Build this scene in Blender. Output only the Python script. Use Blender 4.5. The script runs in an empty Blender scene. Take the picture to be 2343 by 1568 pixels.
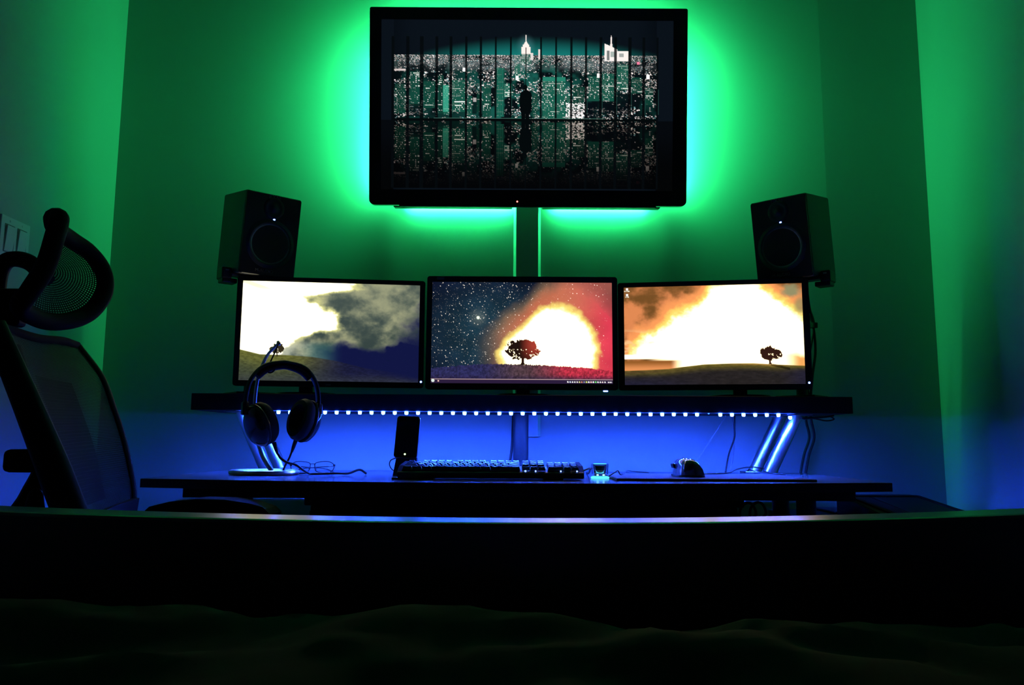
import bpy, bmesh, math, random
import numpy as np
from mathutils import Vector, Matrix

R = math.radians
C = bpy.context.scene.collection
SC = bpy.context.scene
random.seed(7)

# ------------------------------------------------------------------ camera, world, exposure
CAM_Z = 0.822
cam_data = bpy.data.cameras.new('camera')
cam_data.sensor_width = 36.0
cam_data.lens = 1787.0 / 2343.0 * 36.0
cam_data.clip_start = 0.02
cam = bpy.data.objects.new('camera', cam_data)
C.objects.link(cam)
cam.matrix_world = Matrix.Translation((0, 0, CAM_Z)) @ Matrix.Rotation(R(97.2), 4, 'X') @ Matrix.Rotation(R(0.33), 4, 'Z')
SC.camera = cam

world = bpy.data.worlds.new('night')
SC.world = world
world.use_nodes = True
world.node_tree.nodes['Background'].inputs[0].default_value = (0, 0, 0, 1)
world.node_tree.nodes['Background'].inputs[1].default_value = 0.0

vs = SC.view_settings
vs.view_transform = 'Standard'
vs.look = 'None'
vs.exposure = 0.0
vs.gamma = 1.0
vs.use_curve_mapping = False
try:
    SC.cycles.use_denoising = True
    SC.cycles.max_bounces = 8
    SC.cycles.diffuse_bounces = 4
    SC.cycles.transparent_max_bounces = 16
    SC.cycles.sample_clamp_indirect = 4.0
    SC.cycles.caustics_reflective = False
    SC.cycles.caustics_refractive = False
except Exception:
    pass

# light given off by the lamps of the room
BLUE = (0.016, 0.070, 1.0)
BLUE_POWER = 9500.0
GREEN = (0.022, 1.0, 0.25)
GREEN_POWER = 460.0
SCREEN = 1.0


# ------------------------------------------------------------------ materials
def mat(name, col, rough=0.5, metal=0.0, var=0.12, scale=40.0, bump=0.0, spec=0.5, coat=0.0, coat_rough=0.1):
    m = bpy.data.materials.new(name)
    m.use_nodes = True
    nt = m.node_tree
    b = nt.nodes['Principled BSDF']
    tc = nt.nodes.new('ShaderNodeTexCoord')
    nz = nt.nodes.new('ShaderNodeTexNoise')
    nz.inputs['Scale'].default_value = scale
    nz.inputs['Detail'].default_value = 4.0
    nt.links.new(tc.outputs['Object'], nz.inputs['Vector'])
    rp = nt.nodes.new('ShaderNodeValToRGB')
    lo = [c * (1 - var) for c in col]
    hi = [min(1, c * (1 + var)) for c in col]
    rp.color_ramp.elements[0].position = 0.3
    rp.color_ramp.elements[0].color = (*lo, 1)
    rp.color_ramp.elements[1].position = 0.7
    rp.color_ramp.elements[1].color = (*hi, 1)
    nt.links.new(nz.outputs['Fac'], rp.inputs['Fac'])
    nt.links.new(rp.outputs['Color'], b.inputs['Base Color'])
    b.inputs['Roughness'].default_value = rough
    b.inputs['Metallic'].default_value = metal
    b.inputs['Specular IOR Level'].default_value = spec
    if coat:
        b.inputs['Coat Weight'].default_value = coat
        b.inputs['Coat Roughness'].default_value = coat_rough
    if bump:
        bp = nt.nodes.new('ShaderNodeBump')
        bp.inputs['Strength'].default_value = bump
        bp.inputs['Distance'].default_value = 0.002
        nt.links.new(nz.outputs['Fac'], bp.inputs['Height'])
        nt.links.new(bp.outputs['Normal'], b.inputs['Normal'])
    return m


def glow(name, col, power):
    m = bpy.data.materials.new(name)
    m.use_nodes = True
    nt = m.node_tree
    nt.nodes.clear()
    out = nt.nodes.new('ShaderNodeOutputMaterial')
    em = nt.nodes.new('ShaderNodeEmission')
    em.inputs[0].default_value = (*col, 1)
    em.inputs[1].default_value = power
    nt.links.new(em.outputs[0], out.inputs[0])
    return m


def led_glow(name, col, power):
    """light chip that shines mostly straight down and little sideways"""
    m = glow(name, col, power)
    nt = m.node_tree
    em = next(n for n in nt.nodes if n.type == 'EMISSION')
    ge = nt.nodes.new('ShaderNodeNewGeometry')
    dt = nt.nodes.new('ShaderNodeVectorMath'); dt.operation = 'DOT_PRODUCT'
    dt.inputs[1].default_value = (0, -0.19, -0.982)
    nt.links.new(ge.outputs['True Normal'], dt.inputs[0])
    mr = nt.nodes.new('ShaderNodeMapRange')
    mr.interpolation_type = 'SMOOTHSTEP'
    mr.inputs['From Min'].default_value = 0.86
    mr.inputs['From Max'].default_value = 1.0
    mr.inputs['To Min'].default_value = power * 0.015
    mr.inputs['To Max'].default_value = power
    nt.links.new(dt.outputs['Value'], mr.inputs['Value'])
    nt.links.new(mr.outputs[0], em.inputs[1])
    return m


def screen_mat(name):
    m = bpy.data.materials.new(name)
    m.use_nodes = True
    nt = m.node_tree
    nt.nodes.clear()
    out = nt.nodes.new('ShaderNodeOutputMaterial')
    em = nt.nodes.new('ShaderNodeEmission')
    at = nt.nodes.new('ShaderNodeVertexColor')
    at.layer_name = 'picture'
    nt.links.new(at.outputs['Color'], em.inputs[0])
    em.inputs[1].default_value = SCREEN
    gl = nt.nodes.new('ShaderNodeBsdfGlossy')
    gl.inputs['Color'].default_value = (0.02, 0.02, 0.02, 1)
    gl.inputs['Roughness'].default_value = 0.35
    ad = nt.nodes.new('ShaderNodeAddShader')
    nt.links.new(em.outputs[0], ad.inputs[0])
    nt.links.new(gl.outputs[0], ad.inputs[1])
    nt.links.new(ad.outputs[0], out.inputs[0])
    try:
        m.cycles.emission_sampling = 'NONE'
    except Exception:
        pass
    return m


def mesh_mat(name, col, sx, sy, open_):
    """open weave: dark threads, real holes between them"""
    m = bpy.data.materials.new(name)
    m.use_nodes = True
    nt = m.node_tree
    b = nt.nodes['Principled BSDF']
    b.inputs['Base Color'].default_value = (*col, 1)
    b.inputs['Roughness'].default_value = 0.8
    b.inputs['Specular IOR Level'].default_value = 0.1
    out = nt.nodes['Material Output']
    uv = nt.nodes.new('ShaderNodeUVMap')
    sp = nt.nodes.new('ShaderNodeSeparateXYZ')
    nt.links.new(uv.outputs[0], sp.inputs[0])

    def stripes(sock, n):
        mu = nt.nodes.new('ShaderNodeMath'); mu.operation = 'MULTIPLY'; mu.inputs[1].default_value = n
        fr = nt.nodes.new('ShaderNodeMath'); fr.operation = 'FRACT'
        gt = nt.nodes.new('ShaderNodeMath'); gt.operation = 'GREATER_THAN'; gt.inputs[1].default_value = 1 - open_
        nt.links.new(sock, mu.inputs[0]); nt.links.new(mu.outputs[0], fr.inputs[0]); nt.links.new(fr.outputs[0], gt.inputs[0])
        return gt.outputs[0]
    a, c = stripes(sp.outputs[0], sx), stripes(sp.outputs[1], sy)
    mm = nt.nodes.new('ShaderNodeMath'); mm.operation = 'MULTIPLY'
    nt.links.new(a, mm.inputs[0]); nt.links.new(c, mm.inputs[1])
    tr = nt.nodes.new('ShaderNodeBsdfTransparent')
    mx = nt.nodes.new('ShaderNodeMixShader')
    nt.links.new(mm.outputs[0], mx.inputs[0])
    nt.links.new(b.outputs[0], mx.inputs[1]); nt.links.new(tr.outputs[0], mx.inputs[2])
    nt.links.new(mx.outputs[0], out.inputs[0])
    return m


M = {
    'wall': mat('painted wall', (0.33, 0.34, 0.33), 0.85, var=0.02, scale=3.0, spec=0.2),
    'rear': mat('dark blue-grey paint', (0.10, 0.10, 0.11), 0.9, var=0.03, spec=0.1),
    'ceiling': mat('ceiling paint', (0.2, 0.2, 0.2), 0.9, var=0.02, spec=0.1),
    'carpet': mat('dark carpet', (0.035, 0.033, 0.03), 0.95, var=0.3, scale=300, bump=0.4, spec=0.1),
    'black_plastic': mat('black plastic', (0.010, 0.010, 0.011), 0.42, scale=120, spec=0.35),
    'bezel': mat('matt black bezel', (0.008, 0.008, 0.009), 0.55, scale=120, spec=0.25),
    'panel_black': mat('dull panel plastic', (0.006, 0.007, 0.006), 0.7, spec=0.05),
    'gloss_black': mat('gloss black plastic', (0.008, 0.008, 0.010), 0.12, scale=20),
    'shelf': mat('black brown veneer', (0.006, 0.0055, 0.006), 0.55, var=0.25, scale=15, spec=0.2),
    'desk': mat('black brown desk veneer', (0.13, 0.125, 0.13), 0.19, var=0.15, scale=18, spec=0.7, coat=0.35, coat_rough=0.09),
    'dark_metal': mat('black powder coat', (0.012, 0.012, 0.013), 0.5, scale=150, spec=0.3),
    'steel': mat('brushed steel', (0.75, 0.77, 0.79), 0.33, 1.0, var=0.05, scale=60),
    'silver': mat('satin silver', (0.5, 0.52, 0.55), 0.3, 1.0, var=0.05, scale=60),
    'vinyl': mat('black vinyl cabinet', (0.05, 0.05, 0.047), 0.55, scale=220, bump=0.1, spec=0.3),
    'cone': mat('dark woven cone', (0.07, 0.08, 0.07), 0.45, var=0.3, scale=90),
    'rubber': mat('black rubber', (0.012, 0.012, 0.012), 0.6, spec=0.3),
    'cloth_pad': mat('mouse pad cloth', (0.06, 0.06, 0.065), 0.8, scale=400, bump=0.1, spec=0.1),
    'key': mat('black keycap', (0.03, 0.03, 0.032), 0.34, scale=200, spec=0.5),
    'raceway': mat('white plastic cover', (0.42, 0.43, 0.42), 0.5, var=0.02),
    'switch': mat('white switch plastic', (0.5, 0.5, 0.5), 0.35, var=0.02),
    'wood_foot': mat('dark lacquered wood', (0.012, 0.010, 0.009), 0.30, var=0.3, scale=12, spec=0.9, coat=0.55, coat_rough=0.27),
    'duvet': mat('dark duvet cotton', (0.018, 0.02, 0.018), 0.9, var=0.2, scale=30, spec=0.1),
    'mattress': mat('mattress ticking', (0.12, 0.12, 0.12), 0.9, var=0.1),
    'chair_plastic': mat('black chair plastic', (0.003, 0.003, 0.003), 0.65, spec=0.1),
    'chair_pad': mat('black chair padding', (0.004, 0.004, 0.004), 0.85, spec=0.08),
    'leather': mat('black leatherette', (0.010, 0.010, 0.010), 0.7, spec=0.15, scale=150, bump=0.2),
    'mouse_shell': mat('grey gloss plastic', (0.16, 0.16, 0.17), 0.12, coat=0.4),
    'mouse_grip': mat('dark gloss grip', (0.012, 0.014, 0.012), 0.10, coat=0.6),
    'cable': mat('black cable', (0.012, 0.012, 0.012), 0.5, spec=0.3),
    'pale_cable': mat('pale grey cable', (0.2, 0.2, 0.21), 0.4),
    'paper': mat('white paper', (0.6, 0.6, 0.6), 0.7),
    'print': mat('grey printed lettering', (0.09, 0.09, 0.09), 0.5),
    'badge': mat('silver lettering', (0.16, 0.16, 0.17), 0.4),
    'green_glass': mat('dark scanner glass', (0.006, 0.008, 0.006), 0.5, spec=0.06),
    'led_blue': led_glow('blue strip light', BLUE, BLUE_POWER),
    'led_dim': glow('failing blue light', BLUE, 12.0),
    'led_green': glow('green strip light', GREEN, GREEN_POWER),
    'pilot_blue': glow('blue power light', (0.12, 0.22, 1.0), 9.0),
    'pilot_red': glow('red power light', (1.0, 0.12, 0.10), 6.0),
    'pilot_green': glow('green power light', (0.55, 1.0, 0.35), 4.0),
    'tape': mat('white led tape', (0.5, 0.5, 0.5), 0.5),
    'cup_glow': glow('lit acrylic foot', (0.10, 0.75, 1.0), 1.3),
    'cup_lamp': glow('bright cyan light', (0.35, 0.95, 1.0), 2.2),
    'headrest_mesh': mesh_mat('headrest mesh', (0.004, 0.004, 0.004), 120, 24, 0.42),
    'back_mesh': mesh_mat('backrest mesh', (0.004, 0.004, 0.004), 90, 110, 0.34),
}
g = bpy.data.materials.new('clear glass')
g.use_nodes = True
b_ = g.node_tree.nodes['Principled BSDF']
b_.inputs['Base Color'].default_value = (0.85, 0.93, 1, 1)
b_.inputs['Roughness'].default_value = 0.03
b_.inputs['Transmission Weight'].default_value = 1.0
b_.inputs['IOR'].default_value = 1.45
M['glass'] = g


ln = bpy.data.materials.new('thin lens')
ln.use_nodes = True
nt_ = ln.node_tree
nt_.nodes.clear()
o_, mx_, tr_, gl_, fr_ = [nt_.nodes.new(k) for k in ('ShaderNodeOutputMaterial', 'ShaderNodeMixShader', 'ShaderNodeBsdfTransparent', 'ShaderNodeBsdfGlossy', 'ShaderNodeFresnel')]
tr_.inputs[0].default_value = (0.93, 0.96, 1, 1)
gl_.inputs['Roughness'].default_value = 0.03
nt_.links.new(fr_.outputs[0], mx_.inputs[0]); nt_.links.new(tr_.outputs[0], mx_.inputs[1]); nt_.links.new(gl_.outputs[0], mx_.inputs[2]); nt_.links.new(mx_.outputs[0], o_.inputs[0])
M['lens'] = ln


# ------------------------------------------------------------------ builders
def obj(name, bm, m, parent=None, loc=None, rot=None, smooth=False, kind=None):
    me = bpy.data.meshes.new(name)
    bmesh.ops.recalc_face_normals(bm, faces=bm.faces[:])
    bm.to_mesh(me)
    bm.free()
    return obj_me(name, me, m, parent, loc, rot, smooth, kind)


def obj_me(name, me, m, parent=None, loc=None, rot=None, smooth=False, kind=None):
    if m is not None and not me.materials:
        me.materials.append(m)
    if smooth:
        me.polygons.foreach_set('use_smooth', [True] * len(me.polygons))
        if smooth != 'all' and hasattr(me, 'set_sharp_from_angle'):
            me.set_sharp_from_angle(angle=R(40))
    o = bpy.data.objects.new(name, me)
    C.objects.link(o)
    if parent is not None:
        o.parent = parent
    if loc is not None:
        o.location = loc
    if rot is not None:
        o.rotation_euler = rot
    if kind:
        o['kind'] = kind
    return o


def tag(o, label, cat, group=None):
    o['label'] = label
    o['category'] = cat
    if group:
        o['group'] = group
    return o


def thing(name, label, cat, loc=(0, 0, 0), rot=(0, 0, 0), group=None):
    o = bpy.data.objects.new(name, None)
    o.empty_display_size = 0.05
    C.objects.link(o)
    o.location = loc
    o.rotation_euler = rot
    return tag(o, label, cat, group)


def structure(o):
    o['kind'] = 'structure'
    return o


def box(bm, size, loc=(0, 0, 0), bev=0.0, seg=2, rot=None):
    mtx = Matrix.Translation(loc)
    if rot is not None:
        mtx = mtx @ rot.to_4x4()
    r = bmesh.ops.create_cube(bm, size=1.0, matrix=mtx @ Matrix.Diagonal((*size, 1)))
    if bev > 0:
        es = list({e for v in r['verts'] for e in v.link_edges})
        bmesh.ops.bevel(bm, geom=es, offset=bev, segments=seg, affect='EDGES', profile=0.5)
    return bm


def B(size, loc=(0, 0, 0), bev=0.0, seg=2, rot=None):
    return box(bmesh.new(), size, loc, bev, seg, rot)


def spline(pts, n):
    """Catmull-Rom through the points"""
    P = [Vector(p) for p in pts]
    out = []
    for i in range(len(P) - 1):
        p0 = P[i - 1] if i else P[0] * 2 - P[1]
        p1, p2 = P[i], P[i + 1]
        p3 = P[i + 2] if i + 2 < len(P) else P[-1] * 2 - P[-2]
        for k in range(n):
            t = k / n
            out.append(0.5 * ((2 * p1) + (p2 - p0) * t + (2 * p0 - 5 * p1 + 4 * p2 - p3) * t * t + (3 * p1 - p0 - 3 * p2 + p3) * t ** 3))
    out.append(P[-1])
    return out


def closed_spline(pts, n):
    P = [Vector(p) for p in pts]
    L = len(P)
    out = []
    for i in range(L):
        p0, p1, p2, p3 = P[i - 1], P[i], P[(i + 1) % L], P[(i + 2) % L]
        for k in range(n):
            t = k / n
            out.append(0.5 * ((2 * p1) + (p2 - p0) * t + (2 * p0 - 5 * p1 + 4 * p2 - p3) * t * t + (3 * p1 - p0 - 3 * p2 + p3) * t ** 3))
    return out


def tube(bm, path, r, seg=8, closed=False, squash=None, up=None):
    """sweep a circle (or an ellipse: squash = (side, up)) along a path; r may be a list"""
    P = [Vector(p) for p in path]
    n = len(P)
    rings = []
    prev = None
    for i in range(n):
        if closed:
            t = (P[(i + 1) % n] - P[i - 1]).normalized()
        else:
            t = (P[min(i + 1, n - 1)] - P[max(i - 1, 0)]).normalized()
        if up is not None:
            u = Vector(up)
            s = t.cross(u)
            if s.length < 1e-5:
                s = t.orthogonal()
            s.normalize()
            w = s.cross(t)
        else:
            if prev is None:
                s = t.orthogonal().normalized()
            else:
                s = (prev - t * prev.dot(t))
                s = s.normalized() if s.length > 1e-6 else t.orthogonal().normalized()
            prev = s
            w = t.cross(s)
        rr = r[i] if isinstance(r, (list, tuple)) else r
        a, b = (rr, rr) if squash is None else (rr * squash[0], rr * squash[1])
        rings.append([bm.verts.new(P[i] + s * (a * math.cos(2 * math.pi * k / seg)) + w * (b * math.sin(2 * math.pi * k / seg))) for k in range(seg)])
    m = n if closed else n - 1
    for i in range(m):
        A, D = rings[i], rings[(i + 1) % n]
        for k in range(seg):
            bm.faces.new((A[k], A[(k + 1) % seg], D[(k + 1) % seg], D[k]))
    if not closed:
        bm.faces.new(rings[0][::-1])
        bm.faces.new(rings[-1])
    return bm


def T(path, r, seg=8, **k):
    return tube(bmesh.new(), path, r, seg, **k)


def lathe(bm, prof, seg=24, mtx=Matrix.Identity(4)):
    """profile of (radius, height) turned about local z"""
    rings = []
    for (r, z) in prof:
        if r < 1e-6:
            rings.append([bm.verts.new(mtx @ Vector((0, 0, z)))])
        else:
            rings.append([bm.verts.new(mtx @ Vector((r * math.cos(2 * math.pi * k / seg), r * math.sin(2 * math.pi * k / seg), z))) for k in range(seg)])
    for i in range(len(rings) - 1):
        A, D = rings[i], rings[i + 1]
        for k in range(seg):
            k2 = (k + 1) % seg
            if len(A) == 1 and len(D) == 1:
                continue
            if len(A) == 1:
                bm.faces.new((A[0], D[k], D[k2]))
            elif len(D) == 1:
                bm.faces.new((A[k], A[k2], D[0]))
            else:
                bm.faces.new((A[k], A[k2], D[k2], D[k]))
    return bm


def LA(prof, seg=24, mtx=Matrix.Identity(4)):
    return lathe(bmesh.new(), prof, seg, mtx)


def rounded(w, h, rad, n=5, cx=0.0, cz=0.0):
    """outline of a rounded rectangle; rad may be (top, bottom)"""
    rt, rb = rad if isinstance(rad, tuple) else (rad, rad)
    out = []
    for (sx, sz, a0, r) in ((1, 1, 0, rt), (-1, 1, 90, rt), (-1, -1, 180, rb), (1, -1, 270, rb)):
        for k in range(n + 1):
            a = R(a0 + 90 * k / n)
            out.append((cx + sx * (w / 2 - r) + r * math.cos(a), cz + sz * (h / 2 - r) + r * math.sin(a)))
    return out


def slab(bm, outline, y0, y1, bev=0.0):
    """extrude an outline in the xz plane from y0 to y1 (y0 is the front), front edge chamfered"""
    def ring(y, s=0.0):
        if s == 0:
            return [bm.verts.new((x, y, z)) for x, z in outline]
        cx = sum(p[0] for p in outline) / len(outline)
        cz = sum(p[1] for p in outline) / len(outline)
        return [bm.verts.new((x - math.copysign(s, x - cx), y, z - math.copysign(s, z - cz))) for x, z in outline]
    rings = [ring(y0, bev), ring(y0 + bev), ring(y1)] if bev else [ring(y0), ring(y1)]
    n = len(outline)
    for A, D in zip(rings, rings[1:]):
        for k in range(n):
            bm.faces.new((A[k], A[(k + 1) % n], D[(k + 1) % n], D[k]))
    bm.faces.new(rings[0])
    bm.faces.new(rings[-1][::-1])
    return bm


def frame(bm, outer, inner, y0, y1):
    """a flat ring between two outlines of the same length, from y0 (front) to y1"""
    n = len(outer)
    fo = [bm.verts.new((x, y0, z)) for x, z in outer]
    fi = [bm.verts.new((x, y0, z)) for x, z in inner]
    bo = [bm.verts.new((x, y1, z)) for x, z in outer]
    bi = [bm.verts.new((x, y1, z)) for x, z in inner]
    for k in range(n):
        j = (k + 1) % n
        bm.faces.new((fo[k], fo[j], fi[j], fi[k]))
        bm.faces.new((bo[k], bi[k], bi[j], bo[j]))
        bm.faces.new((fo[k], bo[k], bo[j], fo[j]))
        bm.faces.new((fi[k], fi[j], bi[j], bi[k]))
    return bm


def grid_me(name, pts, nu, nv, uv=True):
    """mesh from nu*nv points (row major, u fastest)"""
    me = bpy.data.meshes.new(name)
    faces = [(j * nu + i, j * nu + i + 1, (j + 1) * nu + i + 1, (j + 1) * nu + i) for j in range(nv - 1) for i in range(nu - 1)]
    me.from_pydata([tuple(p) for p in pts], [], faces)
    if uv:
        l = me.uv_layers.new(name='UVMap')
        for p in me.polygons:
            for li in p.loop_indices:
                v = me.loops[li].vertex_index
                l.data[li].uv = ((v % nu) / (nu - 1), (v // nu) / (nv - 1))
    return me


def copy_tree(o, parent=None):
    c = o.copy()
    C.objects.link(c)
    if parent is not None:
        c.parent = parent
    for ch in [x for x in o.children]:
        copy_tree(ch, c)
    return c


def lettering(name, s, size, m, parent, loc, rot):
    cu = bpy.data.curves.new(name, 'FONT')
    cu.body = s
    cu.size = size
    cu.align_x = 'CENTER'
    cu.align_y = 'CENTER'
    cu.extrude = 0.0002
    cu.materials.append(m)
    tmp = bpy.data.objects.new(name, cu)
    C.objects.link(tmp)
    me = bpy.data.meshes.new_from_object(tmp.evaluated_get(bpy.context.evaluated_depsgraph_get()))
    me.name = name
    bpy.data.objects.remove(tmp)
    if not me.materials:
        me.materials.append(m)
    return obj_me(name, me, None, parent, loc, rot)


# ------------------------------------------------------------------ pictures on the screens (flat print, computed)
_rng = np.random.RandomState(11)
_tab = _rng.rand(256, 256)


def vnoise(x, y, s=0):
    xi, yi = np.floor(x).astype(int), np.floor(y).astype(int)
    fx, fy = x - xi, y - yi
    fx, fy = fx * fx * (3 - 2 * fx), fy * fy * (3 - 2 * fy)
    h = lambda a, b: _tab[(a + 37 * s) % 256, (b + 91 * s) % 256]
    return (h(xi, yi) * (1 - fx) + h(xi + 1, yi) * fx) * (1 - fy) + (h(xi, yi + 1) * (1 - fx) + h(xi + 1, yi + 1) * fx) * fy


def fbm(x, y, s=0, o=5):
    v, a, t = 0, 0.5, 0
    for k in range(o):
        v = v + a * vnoise(x * 2 ** k, y * 2 ** k, s + k)
        t += a
        a *= 0.55
    return v / t


def lin(c):
    c = np.asarray(c, float) / 255.0
    return np.where(c <= 0.04045, c / 12.92, ((np.maximum(c, 0) + 0.055) / 1.055) ** 2.4)


def S(a, b, x):
    t = np.clip((x - a) / (b - a), 0, 1)
    return t * t * (3 - 2 * t)


def mix(a, b, m):
    m = np.clip(m, 0, 1)[..., None]
    return a * (1 - m) + b * m


def col(h, w, c):
    return np.ones((h, w, 3)) * np.asarray(c, float)


def curve(u, pts):
    xs, ys = zip(*pts)
    return np.interp(u, xs, ys)


def tree_mask(u, v, cx, base, w, h, seed, asp=1.78):
    """round crown over a short trunk with ragged edges; v runs down"""
    x, y = (u - cx) / w, (v - base) / h
    n = fbm(u * 60, v * 60 / asp, seed, 4)
    d = np.sqrt((x * 1.2) ** 2 + ((y + 0.56) * np.where(y < -0.56, 1.3, 1.75)) ** 2)
    crown = d + (n - 0.5) * 0.45 < 0.60
    trunk = (np.abs(x) < 0.045 + 0.03 * S(-0.1, 0, y)) & (y < 0) & (y > -0.55)
    branch = (np.abs(np.abs(x) + (y + 0.25) * 0.8) < 0.03) & (y < -0.22) & (y > -0.6)
    holes = (fbm(u * 130, v * 75, seed + 3, 3) > 0.70) & (y > -0.62)
    return ((crown & ~holes) | trunk | branch) & (y < 0.01)


def pic_left(nu, nv):
    u, v = np.meshgrid(np.linspace(0, 1, nu), np.linspace(0, 1, nv))
    n = fbm(u * 7, v * 5, 1, 6)
    n2 = fbm(u * 16 + 3, v * 11, 5, 5)
    sky = mix(col(nv, nu, (52, 66, 64)), col(nv, nu, (168, 168, 128)), S(0.32, 0.68, n * 0.75 + n2 * 0.25))
    sky = mix(sky, col(nv, nu, (120, 130, 118)), S(0.8, 0.1, v) * 0.25)
    under = S(0.60, 0.70, v + (n - 0.5) * 0.25) * S(0.35, 0.55, u) + S(0.97, 1.12, u + (v - 0.25) * 0.45 + (n - .5) * .35) * 0.9
    sky = mix(sky, col(nv, nu, (17, 22, 66)), np.clip(under, 0, 1))
    teal = S(0.14, 0.02, np.abs(u - 0.44)) * S(0.58, 0.66, v)
    sky = mix(sky, col(nv, nu, (40, 92, 98)), teal * 0.55)
    edge = curve(v, [(0, .62), (.06, .60), (.10, .50), (.14, .385), (.20, .38), (.25, .45), (.30, .505), (.33, .53), (.47, .535), (.52, .43), (.56, .33), (.62, .27), (.68, .23), (.80, .22)])
    d = edge - u + (n2 - 0.5) * 0.13 + (n - .5) * .10
    sky = mix(sky, col(nv, nu, (232, 228, 150)), S(-0.07, 0.02, d) * S(.75, .55, v))
    sky = mix(sky, col(nv, nu, (196, 200, 180)), S(-0.2, 0.0, d) * S(.55, .68, v) * .8)
    hot = S(-0.005, 0.05, d)
    patch = S(0.62, 0.72, fbm(u * 9 + 1, v * 8 + 4, 9, 4)) * S(.30, .1, np.abs(u - .25)) * .35
    L = lin(sky)
    L = mix(L, col(nv, nu, (3.0, 2.75, 1.9)), hot * (1 - patch))
    streak = S(.05, .0, np.abs((u - .10) - (v - .06) * 1.6) - .02) * S(.16, .05, v)
    L = mix(L, col(nv, nu, lin((190, 200, 140))), streak * .7)
    hill = curve(u, [(0, .69), (.11, .735), (.25, .74), (.40, .755), (.53, .79), (.7, .86), (1, .93)])
    gn = fbm(u * 60, v * 90, 3, 4)
    gr = mix(col(nv, nu, (104, 106, 50)), col(nv, nu, (58, 66, 52)), S(0, .22, v - hill) * .9)
    gr = mix(gr, col(nv, nu, (26, 28, 58)), S(.25, .62, u))
    gr = mix(gr, col(nv, nu, (54, 58, 66)), S(.9, 1, v) * .6)
    gr = gr * (0.72 + 0.55 * gn[..., None])
    L = mix(L, lin(gr), S(-.004, .006, v - hill) * S(1.0, .55, u) + S(.45, 1.0, u) * S(.0, .1, v - hill))
    t = tree_mask(u, v, .205, .755, .075, .125, 4)
    L[t] = lin((52, 46, 30))
    return L


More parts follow.
